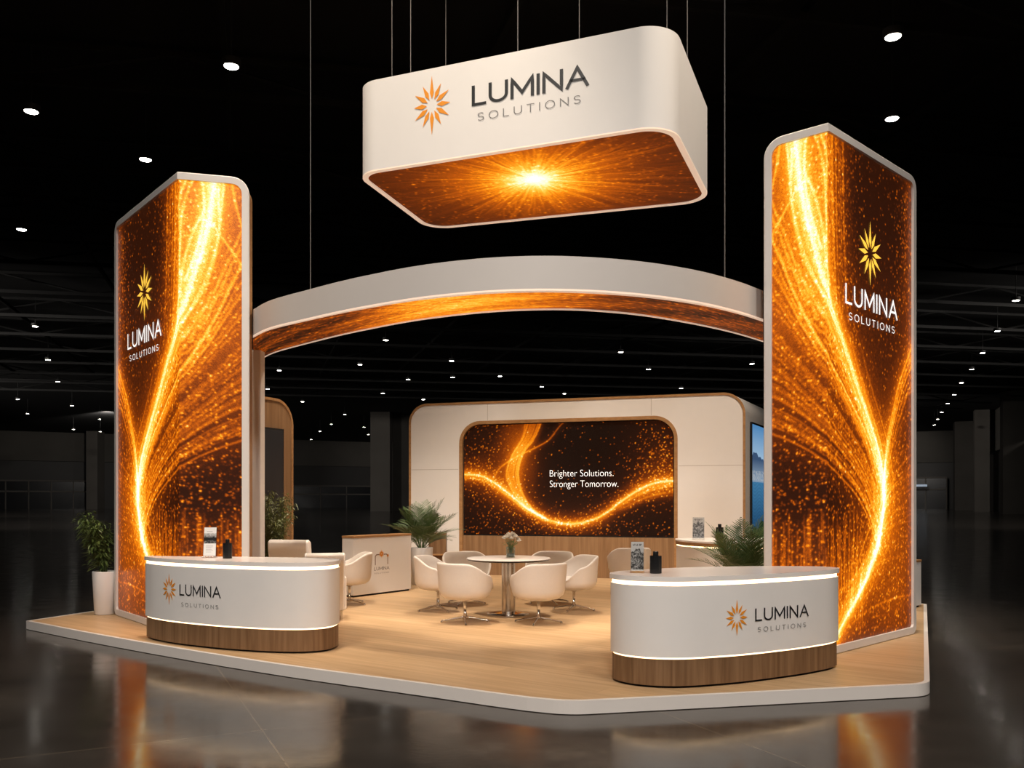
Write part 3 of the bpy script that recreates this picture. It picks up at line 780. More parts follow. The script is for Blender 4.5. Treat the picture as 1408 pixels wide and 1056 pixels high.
# ================================================================== LIGHT TOWERS
TG = tower_graphic()
def tower(name, label, p0, pf, p1, sgn, back, w_in, w_out):
    """p0 inner edge, pf fold (nearest the viewer), p1 outer edge, in plan; sgn turns the normal outward"""
    p0, pf, p1 = Vector(p0), Vector(pf), Vector(p1)
    d0 = (pf - p0).normalized(); d1 = (p1 - pf).normalized()
    n0 = Vector((d0.y, -d0.x)) * sgn; n1 = Vector((d1.y, -d1.x)) * sgn
    mit = (n0 + n1).normalized(); mit = mit / mit.dot(n0)
    W0 = (pf - p0).length; W1 = (p1 - pf).length; W = W0 + W1
    z0, z1 = P + .002, 5.58
    org = Vector((pf.x, pf.y, P))
    root = thing(name, label, 'tower', (pf.x, pf.y, P))
    def pos(s, z, n=0.0):
        a = p0 + n0 * n; b = pf + mit * n; c = p1 + n1 * n
        q = a + (b - a) * (s / W0) if s <= W0 else b + (c - b) * ((s - W0) / W1)
        return Vector((q.x, q.y, z))
    def loop(ins, r_top_in, r_top_out, r_bot):
        a, b, c, d = ins, W - ins, z0 + ins, z1 - ins
        pts = round_poly([(a, c), (b, c), (b, d), (a, d)], [r_bot * .3, r_bot, r_top_out, r_top_in], 8)
        out = []
        for i, q in enumerate(pts):
            out.append(q); nx = pts[(i + 1) % len(pts)]
            if (q[0] - W0) * (nx[0] - W0) < -1e-9:
                t = (W0 - q[0]) / (nx[0] - q[0])
                for e in (-.02, 0, .02):
                    ss = W0 + e * (1 if nx[0] > q[0] else -1)
                    t = (ss - q[0]) / (nx[0] - q[0]); out.append((ss, q[1] + t * (nx[1] - q[1])))
        return out
    lo = loop(0, .20, .16, .10); li = loop(.085, .115, .085, .04)
    n = len(lo); assert len(li) == n
    fr = MB()
    rings = [[pos(s, z, -.04) for s, z in lo], [pos(s, z, .022) for s, z in lo], [pos(s + (.012 if s < W / 2 else -.012) * 0, z, .03) for s, z in loop(.01, .19, .15, .09)],
             [pos(s, z, .03) for s, z in li], [pos(s, z, -.002) for s, z in li]]
    vs = [p for r in rings for p in r]; fs = []
    for k in range(len(rings) - 1):
        for i in range(n):
            j = (i + 1) % n; f = (k * n + i, k * n + j, (k + 1) * n + j, (k + 1) * n + i)
            fs.append(f if sgn > 0 else f[::-1])
    fr.add(vs, fs)
    fr.build('frame', M['frame'], root, origin=org)
    bk = MB(); e = Vector((back[0], back[1], 0))
    sh = loop(.004, .20, .16, .10)
    A = [pos(s, z, -.04) for s, z in sh]; B = [p + e for p in A]
    bk.add(A + B, [((i, (i + 1) % n, n + (i + 1) % n, n + i) if sgn < 0 else (n + i, n + (i + 1) % n, (i + 1) % n, i)) for i in range(n)])
    # rear cap in two flat leaves, split at the fold
    iin = [i for i, q in enumerate(sh) if q[0] <= W0 + 1e-6]; iout = [i for i, q in enumerate(sh) if q[0] >= W0 - 1e-6]
    # keep cyclic order
    def cyc(idx):
        idx = sorted(idx); g = [k for k in range(len(idx)) if idx[k] - idx[k - 1] != 1 and k > 0]
        return idx[g[0]:] + idx[:g[0]] if g else idx
    for idx in (cyc(iin), cyc(iout)):
        bk.add(B, [tuple(idx if sgn < 0 else idx[::-1])])
    bk.build('body', M['oak_h'], root, origin=org)
    # LED sheet
    c, C = TG
    k0 = w_in / W0; k1 = w_out / W1
    P0, PF, P1 = np.array(p0), np.array(pf), np.array(p1)
    def gp(x, y):
        s = x
        a = np.where((s <= .672)[:, None], P0 + (PF - P0) * (s / .672)[:, None], PF + (P1 - PF) * ((s - .672) / 2.194)[:, None])
        return np.c_[a, y]
    ins_in = .07 * .672 / W0; ins_out = .07 * 2.194 / W1
    def ext(y):
        t = 0.0
        for zc, sg in ((z1 - .07, 1), (z0 + .07, -1)):
            dd = .09 - (zc - y) * sg
            if dd > 0: t = .09 - math.sqrt(max(0, .09**2 - dd**2))
        return (ins_in + t, 2.866 - ins_out - t)
    scr = grid_mesh('screen', M['screen'], root, gp, 350, 680, c, C, ext, z0 + .07, z1 - .07, org)
    return scr, pos, W0, W, org

tr, pos_r, w0r, wr, org_r = tower('light_tower', 'right glowing orange tower of two folded screens', (2.725, 9.31), (3.237, 8.875), (4.835, 10.378), 1, (.112, .331), .672, 2.194)
tl, pos_l, w0l, wl, org_l = tower('light_tower', 'left glowing orange tower of two folded screens', (-3.159, 10.388), (-3.93, 10.19), (-5.534, 12.075), -1, (-.030, .22), .672, 2.194)

def tower_sign(root, pos, org, s_star, z_star, r, vy, sq, L, S, flip, capL, capS, slope=0.0):
    pl = lambda u, v: pos(u, v, .006)
    mb = MB(); starburst(mb, s_star, z_star, r, pl, vy, .17, .080, sq)
    if flip: mb.f = [f[::-1] for f in mb.f]
    mb.build('logo', M['star_lit'], root, origin=org)
    mb = MB()
    x0, z0, w = L
    place = (lambda u, v: pos(x0 - u, v, .006)) if flip else (lambda u, v: pos(x0 + u, v, .006))
    word(mb, 'LUMINA', 0, z0, w, capL, .112, .29, place)
    x1, z1, w1 = S
    place2 = (lambda u, v: pos(x1 - u, v, .006)) if flip else (lambda u, v: pos(x1 + u, v, .006))
    word(mb, 'SOLUTIONS', 0, z1, w1, capS, .10, .55, place2)
    mb.build('lettering', M['text_lit'], root, origin=org)
tower_sign(tr, pos_r, org_r, 1.666, 4.44, .36, 1.0, .98, (1.076, 3.80, 1.30), (1.159, 3.635, 1.14), False, .215, .082)
tower_sign(tl, pos_l, org_l, 2.047, 4.395, .37, 1.0, 1.0, (2.745, 3.742, 1.34), (2.66, 3.575, 1.15), True, .215, .08)

# ================================================================== HANGING SIGN
H0, H1 = 6.0, 7.18
FL, FR_, BR, BL = Vector((-2.073, 11.341)), Vector((1.83, 9.831)), Vector((2.87, 12.39)), Vector((-1.315, 13.689))
foot = [tuple(FL), tuple(FR_), tuple(BR), tuple(BL)]
out = round_poly(foot, [.34, .42, .40, .40], 14)
# the rounded corners eat into the straight sides, so push the outline out a touch
hs_org = (.35, 11.9, H0)
hs = thing('hanging_sign', 'white rounded box sign hanging above the stand with an orange starburst underside', 'hanging sign', hs_org)
out2 = offset_poly(out, .012)
MB().ring(out, out2, H0 + .012, H1, True).build('side_fabric', M['fabric_white'], hs, origin=hs_org); hsf = bpy.data.objects['side_fabric']
MB().prism(out2, H1 - .06, H1 - .04).build('top_panel', M['fabric_white'], hs, origin=hs_org)
inn = offset_poly(out, .075)
MB().ring(out, inn, H0 - .004, H0 + .012).build('bottom_rim', M['rim'], hs, origin=hs_org)
ex = (FR_ - FL).normalized(); ey = Vector((-ex.y, ex.x))
ic = np.array([[(Vector(p) - FL).dot(ex), (Vector(p) - FL).dot(ey)] for p in offset_poly(out, .07)])
def row_extent(y):
    xs = []
    for (xa, ya), (xb, yb) in zip(ic, np.roll(ic, -1, 0)):
        if (ya - y) * (yb - y) <= 0 and abs(ya - yb) > 1e-9: xs.append(xa + (xb - xa) * (y - ya) / (yb - ya))
    return (min(xs), max(xs)) if xs else (0, 0)
cb = (Vector((.30, 11.55)) - FL); bc, BC = burst_graphic(cb.dot(ex), cb.dot(ey))
EX, EY, F0 = np.array(ex), np.array(ey), np.array(FL)
def bpos(x, y): return np.c_[F0 + np.outer(x, EX) + np.outer(y, EY), np.full(len(x), H0 + .006)]
grid_mesh('underside_screen', M['banner_screen'], hs, bpos, 400, 250, bc, BC, row_extent, ic[:, 1].min() + .002, ic[:, 1].max() - .002, hs_org)
nf = Vector((ex.y, -ex.x))
def front_pos(u, v):
    q = FL + ex * u + nf * .004; return Vector((q.x, q.y, v))
mb = MB(); starburst(mb, 1.136, 6.711, .375, front_pos, 1.0, .21, .085, .86); mb.build('logo', M['orange_ink'], hsf, origin=hs_org)
mb = MB(); word(mb, 'LUMINA', 1.687, 6.605, 1.51, .255, .135, .24, front_pos); mb.build('lettering', M['ink'], hsf, origin=hs_org)
mb = MB(); word(mb, 'SOLUTIONS', 1.766, 6.412, 1.33, .10, .085, .55, front_pos); mb.build('lettering', M['grey_ink'], hsf, origin=hs_org)
def cable(root, px, d, ztop, org):
    x = (px - 704) / 1187 * d
    MB().tube([(x, d, ztop), (x, d, Zc - .02)], .0065, 6).build('suspension_cable', M['cable'], root, origin=org)
for px, d in ((539, 12.62), (564.7, 13.1), (613, 13.45), (712, 11.0), (796.5, 12.6), (917, 10.25), (945, 11.6)):
    cable(hs, px, d, H1 - .05, hs_org)

# ================================================================== ARCH
A0, A1 = 3.70, 4.03
fpts = [(-3.30, 10.78), (-3.15, 10.50), (-2.86, 10.08), (-2.279, 9.535), (-1.538, 8.93), (-.739, 8.44), (-.028, 8.215), (.386, 8.19), (1.019, 8.30), (1.793, 8.66), (2.45, 9.20), (2.78, 9.555)]
ipts = [(-3.78, 12.62), (-3.60, 12.30), (-3.25, 11.72), (-2.666, 11.05), (-1.742, 10.13), (-.825, 9.43), (-.031, 9.09), (.579, 9.04), (1.131, 9.19), (2.015, 9.74), (2.75, 10.40), (3.16, 10.86)]
def resamp(p, n):
    q = catmull(p, 300); d = np.r_[0, np.cumsum(np.hypot(*np.diff(q, axis=0).T))]
    t = np.linspace(0, d[-1], n); return np.c_[np.interp(t, d, q[:, 0]), np.interp(t, d, q[:, 1])]
NA = 90
fo = resamp(fpts[1:], NA); io = resamp(ipts, NA)
ar_org = (0, 8.6, P)
ar = thing('arch_canopy', 'curved white arch canopy spanning the two towers with an orange lit underside', 'canopy', ar_org)
def band(mb, a, b, z0, z1):
    n = len(a)
    vs = [(x, y, z0) for x, y in a] + [(x, y, z1) for x, y in a] + [(x, y, z0) for x, y in b] + [(x, y, z1) for x, y in b]
    fs = []
    for i in range(n - 1):
        fs += [(i, i + 1, n + i + 1, n + i), (2 * n + i + 1, 2 * n + i, 3 * n + i, 3 * n + i + 1)]
    mb.add(vs, fs, True)
    fs = []
    for i in range(n - 1):
        fs += [(n + i, n + i + 1, 3 * n + i + 1, 3 * n + i), (i + 1, i, 2 * n + i, 2 * n + i + 1)]
    fs += [(0, n, 3 * n, 2 * n), (n - 1, 3 * n - 1, 4 * n - 1, 2 * n - 1)]
    mb.add(vs, fs)
lerp = lambda t: fo * (1 - t) + io * t
def toward(a, b, d):
    v = b - a; l = np.hypot(v[:, 0], v[:, 1])[:, None]; return a + v / l * d
mb = MB(); band(mb, fo, io, A0 + .02, A1); mb.build('fascia', plain('arch_white_dimmed', (.56, .53, .51), .5, noise=.02), ar, origin=ar_org)  # presumably the same white; weaker light on the arch put into the colour
mb = MB(); band(mb, fo, toward(fo, io, .075), A0, A0 + .019); mb.build('front_rim', M['rim'], ar, origin=ar_org)
mb = MB(); band(mb, toward(io, fo, .03), io, A0, A0 + .019); mb.build('rear_rim', M['rim'], ar, origin=ar_org)
ac, AC = arch_graphic()
fi, ii = toward(fo, io, .08), toward(io, fo, .035)
def apos(x, y):
    t = np.clip(x / 10.0 * (NA - 1), 0, NA - 1); w = (y / 2.4)[:, None]
    f = np.c_[np.interp(t, np.arange(NA), fi[:, 0]), np.interp(t, np.arange(NA), fi[:, 1])]
    g = np.c_[np.interp(t, np.arange(NA), ii[:, 0]), np.interp(t, np.arange(NA), ii[:, 1])]
    return np.c_[f * (1 - w) + g * w, np.full(len(x), A0 + .012)]
grid_mesh('underside_screen', M['banner_screen'], ar, apos, 480, 44, ac, AC, lambda y: (0, 10.0), 0, 2.4, ar_org)
MB().box((-3.47, 11.5, (A0 + P) / 2 + .002), (.30, .2, A0 - P - .004)).build('support_post', M['wall_white'], ar, bevel=.01, origin=ar_org)
cable(ar, 427, 9.9, A1, ar_org); cable(ar, 996.5, 9.1, A1, ar_org)

# ================================================================== RECEPTION COUNTERS
def counter(name, label, pts, logo_px, word_from, word_w, cap, zs, star_x):
    cur = catmull(pts, 110, closed=True)
    cx, cy = cur.mean(0); org = (cx, cy, P)
    a = sum(cur[i][0] * cur[(i + 1) % len(cur)][1] - cur[(i + 1) % len(cur)][0] * cur[i][1] for i in range(len(cur)))
    if a < 0: cur = cur[::-1]
    cur = [tuple(p) for p in cur]
    root = thing(name, label, 'counter', org)
    b = P + .001
    ins = lambda d: offset_poly(cur, d)
    MB().prism(ins(.05), b, b + .02, smooth_side=True).build('recess', M['dark'], root, origin=org)
    MB().prism(ins(.018), b + .02, b + .245, smooth_side=True).build('plinth', M['oak'], root, origin=org, bevel=.004)
    MB().prism(ins(.028), b + .245, b + .262, smooth_side=True).build('light_strip', M['led'], root, origin=org)
    MB().prism(ins(.004), b + .262, b + .870, smooth_side=True).build('body', M['white'], root, origin=org, bevel=.004)
    body = [o for o in COL.objects if o.parent == root and o.name.startswith('body')][0]
    MB().prism(ins(.018), b + .870, b + .906, smooth_side=True).build('light_strip', M['led'], root, origin=org)
    MB().prism(ins(-.006), b + .906, b + .948, smooth_side=True).build('countertop', M['top_white'], root, origin=org, bevel=.008)
    # front curve by arc length, left to right as seen from the aisle
    C = np.array(cur + [cur[0]]); d = np.r_[0, np.cumsum(np.hypot(*np.diff(C, axis=0).T))]
    s0 = d[np.argmin(np.hypot(C[:, 0] - word_from[0], C[:, 1] - word_from[1]))]
    def onfront(u, v):
        s = (s0 + u) % d[-1]; e = .02
        x, y = np.interp(s, d, C[:, 0]), np.interp(s, d, C[:, 1])
        x2, y2 = np.interp((s + e) % d[-1], d, C[:, 0]), np.interp((s + e) % d[-1], d, C[:, 1])
        t = Vector((x2 - x, y2 - y)).normalized(); n = Vector((t.y, -t.x))
        return Vector((x - .004 * n.x + .004 * n.x + n.x * .0015, y + n.y * .0015, v))
    mb = MB(); starburst(mb, star_x, zs[0], zs[3], onfront, 1.0, .22, .085, .92); mb.build('logo', M['orange_ink'], body, origin=org)
    mb = MB(); word(mb, 'LUMINA', 0, zs[1], word_w, cap, .115, .27, onfront); mb.build('lettering', M['ink'], body, origin=org)
    mb = MB(); word(mb, 'SOLUTIONS', .03, zs[2], word_w * .9, .042, .095, .62, onfront); mb.build('lettering', M['grey_ink'], body, origin=org)
    return root
LC = [(-4.27, 10.06), (-4.18, 9.92), (-3.9, 9.66), (-3.44, 9.37), (-2.87, 9.11), (-2.40, 8.985), (-2.14, 8.99), (-1.95, 9.10), (-1.88, 9.32), (-1.91, 9.55), (-2.08, 9.72), (-2.6, 9.84), (-3.3, 9.96), (-3.8, 10.0), (-4.12, 10.08), (-4.24, 10.12)]
counter('reception_counter', 'left white reception counter with curved front and oak plinth', LC, None, (-3.63, 9.49), .62, .122, (.725, .667, .548, .175), -.185)
RCN = [(.875, 7.70), (.93, 7.52), (1.08, 7.38), (1.33, 7.31), (1.82, 7.42), (2.38, 7.69), (2.8, 7.95), (3.06, 8.17), (3.14, 8.30), (3.10, 8.42), (2.71, 8.52), (2.2, 8.48), (1.7, 8.36), (1.2, 8.09), (.95, 7.87)]
counter('reception_counter', 'right white reception counter with curved front and oak plinth', RCN, None, (2.135, 7.565), .67, .112, (.695, .652, .557, .158), -.20)

# ================================================================== FEATURE WALL
WA, WB = Vector((-2.26, 19.0)), Vector((4.54, 16.8))
wx = (WB - WA).normalized(); wn = Vector((wx.y, -wx.x)); WL = (WB - WA).length
side = Vector((.46, .89)).normalized()
def wp(s, z, n=0.0):
    q = WA + wx * s + wn * n; return Vector((q.x, q.y, z))
fw_org = (WA.x, WA.y, P)
fw = thing('feature_wall', 'large warm white rounded back wall with oak edging and an arched oak niche', 'wall panel', fw_org)
b = P + .001; HT = 3.82
o_out = round_poly([(0, b), (WL, b), (WL, HT), (0, HT)], [0, 0, .42, .42], 12)      # ccw in s,z
niche = round_poly([(1.19, b), (1.19, 3.40), (5.835, 3.40), (5.835, b)], [0, .46, .46, 0], 12)
poly = o_out[1:] + [o_out[0]]        # start at bottom right, go round to bottom left
poly = poly + niche
def extr(mb, poly, off_vec, n0):
    """front outline at n0, pushed back along off_vec"""
    n = len(poly)
    f = [wp(s, z, n0) for s, z in poly]; e = Vector((off_vec.x, off_vec.y, 0)); k = [p + e for p in f]
    mb.add(f + k, [tuple(range(n)), tuple(range(2 * n - 1, n - 1, -1))] + [((i + 1) % n, i, n + i, n + (i + 1) % n) for i in range(n)])
mb = MB(); extr(mb, poly, side * .16, 0.0); mb.build('front_panel', M['wall_white'], fw, origin=fw_org)
core = [(s, z) for s, z in o_out]
mb = MB(); n = len(core)
f = [wp(s, z) + Vector((side.x, side.y, 0)) * .161 for s, z in core]; k = [p + Vector((side.x, side.y, 0)) * 2.75 for p in f]
mb.add(f + k, [tuple(range(n)), tuple(range(2 * n - 1, n - 1, -1))] + [((i + 1) % n, i, n + i, n + (i + 1) % n) for i in range(n)]); mb.build('side_shell', M['wall_white'], fw, origin=fw_org)
def strip(mb, path, w, n0, n1):
    """edging along an open s,z path: w wide inward, n0..n1 proud"""
    L, R = ribbon(path, w); m = len(L)
    vs = [wp(p.x, p.y, n1) for p in L] + [wp(p.x, p.y, n1) for p in R] + [wp(p.x, p.y, n0) for p in L] + [wp(p.x, p.y, n0) for p in R]
    mb.add(vs, [(m + i, m + i + 1, i + 1, i) for i in range(m - 1)] + [(i, i + 1, 2 * m + i + 1, 2 * m + i) for i in range(m - 1)] + [(3 * m + i, 3 * m + i + 1, m + i + 1, m + i) for i in range(m - 1)])
edge = round_poly([(.02, b), (.02, HT - .02), (WL - .02, HT - .02), (WL - .02, b)], [0, .40, .40, 0], 12)
mb = MB(); strip(mb, edge, .045, 0.0, .018); mb.build('oak_edging', M['oak_h'], fw, origin=fw_org)
nich = round_poly([(1.215, b), (1.215, 3.375), (5.81, 3.375), (5.81, b)], [0, .44, .44, 0], 12)
mb = MB(); strip(mb, nich, .07, -.10, .012); mb.build('niche_frame', M['oak_h'], fw, origin=fw_org)
mb = MB(); mb.add([wp(1.25, b, -.055), wp(5.775, b, -.055), wp(5.775, .955, -.055), wp(1.25, .955, -.055), wp(1.25, .955, -.12), wp(5.775, .955, -.12)], [(0, 1, 2, 3), (3, 2, 5, 4)]); mb.build('oak_wainscot', M['oak_light'], fw, origin=fw_org)
mb = MB()
for (s0_, z0_, s1_, z1_) in ((1.82, 3.42, 1.832, 3.76), (5.312, 3.42, 5.324, 3.76), (.05, 2.375, 1.16, 2.387), (5.86, 2.39, 7.1, 2.402)):
    mb.add([wp(s0_, z0_, .0012), wp(s1_, z0_, .0012), wp(s1_, z1_, .0012), wp(s0_, z1_, .0012)], [(0, 1, 2, 3)])
mb.build('panel_seam', plain('seam_grey', (.52, .47, .42), .8), fw, origin=fw_org)

# big screen in the niche
ws_org = tuple(wp(3.5, .95, -.06))
ws = thing('wall_screen', 'wide video screen with a glowing orange wave in the back wall niche', 'screen', ws_org)
rr = .41
def wext(y):
    t = 0.0; dd = y - (3.34 - rr)
    if dd > 0: t = rr - math.sqrt(max(0, rr**2 - dd**2))
    return (1.275 + t, 5.79 - t + -.04)
wc, WC = wall_graphic()
AX, WN, W0_ = np.array(wx), np.array(wn), np.array(WA)
def wpos(x, y): return np.c_[W0_ + np.outer(x, AX) - WN * .055, y]
bz = round_poly([(1.252, .957), (5.773, .957), (5.773, 3.345), (1.252, 3.345)], [0, 0, .42, .42], 14)
mb = MB(); nb = len(bz)
f = [wp(s, z, -.062) for s, z in bz]; k = [wp(s, z, -.11) for s, z in bz]
mb.add(f + k, [tuple(range(nb)), tuple(range(2 * nb - 1, nb - 1, -1))] + [((i + 1) % nb, i, nb + i, nb + (i + 1) % nb) for i in range(nb)]); mb.build('bezel', M['black'], ws, origin=ws_org)
wsd = grid_mesh('display', M['tv'], ws, wpos, 430, 230, wc, WC, wext, .985, 3.32, ws_org)
def text_mesh(body, size, place, name, mat, parent, org, width=None):
    cu = bpy.data.curves.new('tmp', 'FONT'); cu.body = body; cu.size = size; cu.offset = -.0035
    ob = bpy.data.objects.new('tmp', cu); COL.objects.link(ob); bpy.context.view_layer.update()
    me0 = bpy.data.meshes.new_from_object(ob.evaluated_get(bpy.context.evaluated_depsgraph_get()))
    xs = [v.co.x for v in me0.vertices]; k = width / (max(xs) - min(xs)) if width else 1; x0 = min(xs)
    mb = MB(); mb.add([place((v.co.x - x0) * k, v.co.y) for v in me0.vertices], [tuple(p.vertices) for p in me0.polygons])
    COL.objects.unlink(ob); bpy.data.objects.remove(ob); bpy.data.curves.remove(cu); bpy.data.meshes.remove(me0)
    return mb.build(name, mat, parent, origin=org)
text_mesh('Brighter Solutions.', .205, lambda u, v: wp(3.19 + u, 2.205 + v, -.052), 'headline', M['text_lit'], wsd, ws_org, 1.35)
text_mesh('Stronger Tomorrow.', .205, lambda u, v: wp(3.19 + u, 1.985 + v, -.052), 'headline', M['text_lit'], wsd, ws_org, 1.45)

# blue screen on the end of the feature wall
sd_n = Vector((side.y, -side.x))
def sp(t, z, n=0.0):
    q = WB + side * t + sd_n * n; return Vector((q.x, q.y, z))
ss_org = tuple(sp(1.2, .9, .03))
ss = thing('side_screen', 'tall screen showing blue sea and mountains on the side of the back wall', 'screen', ss_org)
mb = MB(); c8 = [sp(.38, .86, .012), sp(2.06, .86, .012), sp(2.06, 3.27, .012), sp(.38, 3.27, .012)]; c9 = [p + Vector((sd_n.x, sd_n.y, 0)) * .036 for p in c8]
mb.add(c8 + c9, [(0, 1, 2, 3)[::-1], (4, 5, 6, 7), (0, 1, 5, 4), (1, 2, 6, 5), (2, 3, 7, 6), (3, 0, 4, 7)]); mb.build('bezel', M['black'], ss, origin=ss_org)
sc_, SCC = sea_graphic()
SB, SS, SN = np.array(WB), np.array(side), np.array(sd_n)
grid_mesh('display', M['tv'], ss, lambda x, y: np.c_[SB + np.outer(x + .42, SS) + SN * .050, y + .89], 150, 220, sc_, SCC, lambda y: (0, 1.6), 0, 2.34, ss_org)

# ================================================================== LEFT OAK PARTITION WITH DARK SCREEN
LA, LB = Vector((-4.42, 12.5)), Vector((-3.61, 14.22))
lx = (LB - LA).normalized(); ln_ = Vector((lx.y, -lx.x)); LLn = (LB - LA).length
def lp(s, z, n=0.0):
    q = LA + lx * s + ln_ * n; return Vector((q.x, q.y, z))
lw_org = tuple(lp(.9, P))
lw = thing('oak_partition', 'oak partition panel with rounded top corner behind the left tower', 'partition', lw_org)
pl_ = round_poly([(0, b), (LLn, b), (LLn, 3.345), (0, 3.345)], [0, 0, .42, .42], 12); n = len(pl_)
mb = MB(); f = [lp(s, z) for s, z in pl_]; k = [lp(s, z, -.14) for s, z in pl_]
mb.add(f + k, [tuple(range(n)), tuple(range(2 * n - 1, n - 1, -1))] + [((i + 1) % n, i, n + i, n + (i + 1) % n) for i in range(n)]); mb.build('panel', M['oak_light'], lw, origin=lw_org)
mb = MB(); pe = round_poly([(.02, b), (.02, 3.325), (LLn - .02, 3.325), (LLn - .02, b)], [0, .4, .4, 0], 12)
L_, R_ = ribbon(pe, .04); m_ = len(L_)
mb.add([lp(p.x, p.y, .012) for p in L_] + [lp(p.x, p.y, .012) for p in R_] + [lp(p.x, p.y, 0) for p in L_] + [lp(p.x, p.y, 0) for p in R_],
       [(m_ + i, m_ + i + 1, i + 1, i) for i in range(m_ - 1)] + [(i, i + 1, 2 * m_ + i + 1, 2 * m_ + i) for i in range(m_ - 1)] + [(3 * m_ + i, 3 * m_ + i + 1, m_ + i + 1, m_ + i) for i in range(m_ - 1)])
mb.build('oak_edging', M['oak_h'], lw, origin=lw_org)
lm_org = tuple(lp(.9, 1.1, .02))
lm = thing('dark_screen', 'switched off dark screen mounted on the oak partition', 'screen', lm_org)
mb = MB(); f = [lp(.25, 1.0, .016), lp(1.62, 1.0, .016), lp(1.62, 2.86, .016), lp(.25, 2.86, .016)]; k = [p + Vector((ln_.x, ln_.y, 0)) * .035 for p in f]
mb.add(f + k, [(3, 2, 1, 0), (4, 5, 6, 7), (0, 1, 5, 4), (1, 2, 6, 5), (2, 3, 7, 6), (3, 0, 4, 7)]); mb.build('bezel', M['black'], lm, origin=lm_org)
mb = MB(); mb.add([lp(.28, 1.03, .053), lp(1.59, 1.03, .053), lp(1.59, 2.83, .053), lp(.28, 2.83, .053)], [(0, 1, 2, 3)]); mb.build('display', plain('dark_glass', (.018, .02, .025), .3), lm, origin=lm_org)

# ================================================================== CHAIRS
def tub_chair(label, loc, rz, group):
    root = thing('tub_chair', label, 'chair', loc, rz, group)
    ax, by = .375, .345; NF = 56
    sm = lambda a, b_, x: (lambda t: t * t * (3 - 2 * t))(min(1, max(0, (x - a) / (b_ - a))))
    def rim(ph):
        c = (1 - math.cos(ph)) / 2            # 0 at the front, 1 at the back
        return .425 + .20 * sm(.06, .42, c) + .15 * sm(.40, .90, c)
    prof_o = [(.305, .0), (.305, .50), (.325, .74), (.365, .89), (.43, .955)]
    vs = []; rows = []
    for (z, r) in prof_o:
        rows.append([(r, z, 0)] * NF)
    grid = []
    for z, r in prof_o: grid.append([(math.sin(2 * PI * k / NF) * ax * r, math.cos(2 * PI * k / NF) * by * r, z) for k in range(NF)])
    for t in (.35, .7, .95, 1.0):
        row = []
        for k in range(NF):
            ph = 2 * PI * k / NF; h = rim(ph); r = .945 + .075 * t
            row.append((math.sin(ph) * ax * r, math.cos(ph) * by * r, .44 + (h - .44) * t if t < 1 else h))
        grid.append(row)
    for r_, dz in ((1.0, .016), (.96, .018), (.925, .004)):
        grid.append([(math.sin(2 * PI * k / NF) * ax * r_, math.cos(2 * PI * k / NF) * by * r_, rim(2 * PI * k / NF) + dz) for k in range(NF)])
    for t in (.75, .4, .0):
        row = []
        for k in range(NF):
            ph = 2 * PI * k / NF; h = rim(ph); r = .80 + .115 * t
            row.append((math.sin(ph) * ax * r, math.cos(ph) * by * r, min(h, .385 + (h - .385) * t)))
        grid.append(row)
    grid.append([(math.sin(2 * PI * k / NF) * ax * .3, math.cos(2 * PI * k / NF) * by * .3, .385) for k in range(NF)])
    mb = MB(); R = len(grid)
    mb.add([p for r in grid for p in r], [(i * NF + (k + 1) % NF, i * NF + k, (i + 1) * NF + k, (i + 1) * NF + (k + 1) % NF) for i in range(R - 1) for k in range(NF)], True)
    mb.build('shell', M['leather'], root)
    cu = MB(); rings = [(.0, .392), (.74, .392), (.79, .41), (.80, .44), (.76, .465), (.6, .475), (.0, .478)]
    cu.add([(math.sin(2 * PI * k / 40) * ax * r, math.cos(2 * PI * k / 40) * by * r + .02, z) for r, z in rings for k in range(40)],
           [(i * 40 + (k + 1) % 40, i * 40 + k, (i + 1) * 40 + k, (i + 1) * 40 + (k + 1) % 40) for i in range(len(rings) - 1) for k in range(40)], True)
    cu.build('seat_cushion', M['leather'], root)
    MB().lathe([(.055, .300), (.055, .288), (.020, .27), (.020, .09), (.034, .085), (.034, .05), (.02, .04)], n=20).build('column', M['chrome'], root)
    for k in range(4):
        a = PI / 4 + k * PI / 2; c, s = math.cos(a), math.sin(a)
        mb = MB().tube([(c * .03, s * .03, .072), (c * .15, s * .15, .052), (c * .30, s * .30, .026)], [.014, .012, .010], 8)
        mb.lathe([(.016, 0.001), (.018, .012), (.012, .03)], (c * .305, s * .305, 0), 10)
        mb.build('leg', M['chrome'], root)
    return root
def face(frm, to):          # rotation so that local +Y points to the target
    return math.atan2(to[1] - frm[1], to[0] - frm[0]) - PI / 2
TC = (-.05, 12.15)
CH = [((-.614, 11.28), 'white tub chair nearest the viewer, left of the table column', -.12), ((.345, 11.24), 'white tub chair nearest the viewer, right of the table column', .14),
      ((-1.07, 12.5), 'white tub chair at the left end of the round table', .10), ((-.70, 13.36), 'white tub chair behind the round table on its left', -.1),
      ((.58, 13.42), 'white tub chair behind the round table on its right', .0), ((.90, 12.55), 'white tub chair at the right end of the round table', .0)]
c0 = None
for (q, lab, tw) in CH:
    rz = face(q, TC) + tw
    if c0 is None: c0 = tub_chair(lab, (q[0], q[1], P + .001), rz, 'tub chairs around the round table')
    else: copy_thing(c0, lab, (q[0], q[1], P + .001), rz)
c7 = copy_thing(c0, 'white tub chair in front of the small white podium', (-2.50, 13.28, P + .001), face((0, 0), (-1, -.25)), 'single tub chairs')
c8_ = copy_thing(c0, 'white tub chair against the oak base of the back wall, behind the right counter', (2.02, 14.9, P + .001), face((0, 0), (-.2, 1)), 'single tub chairs')

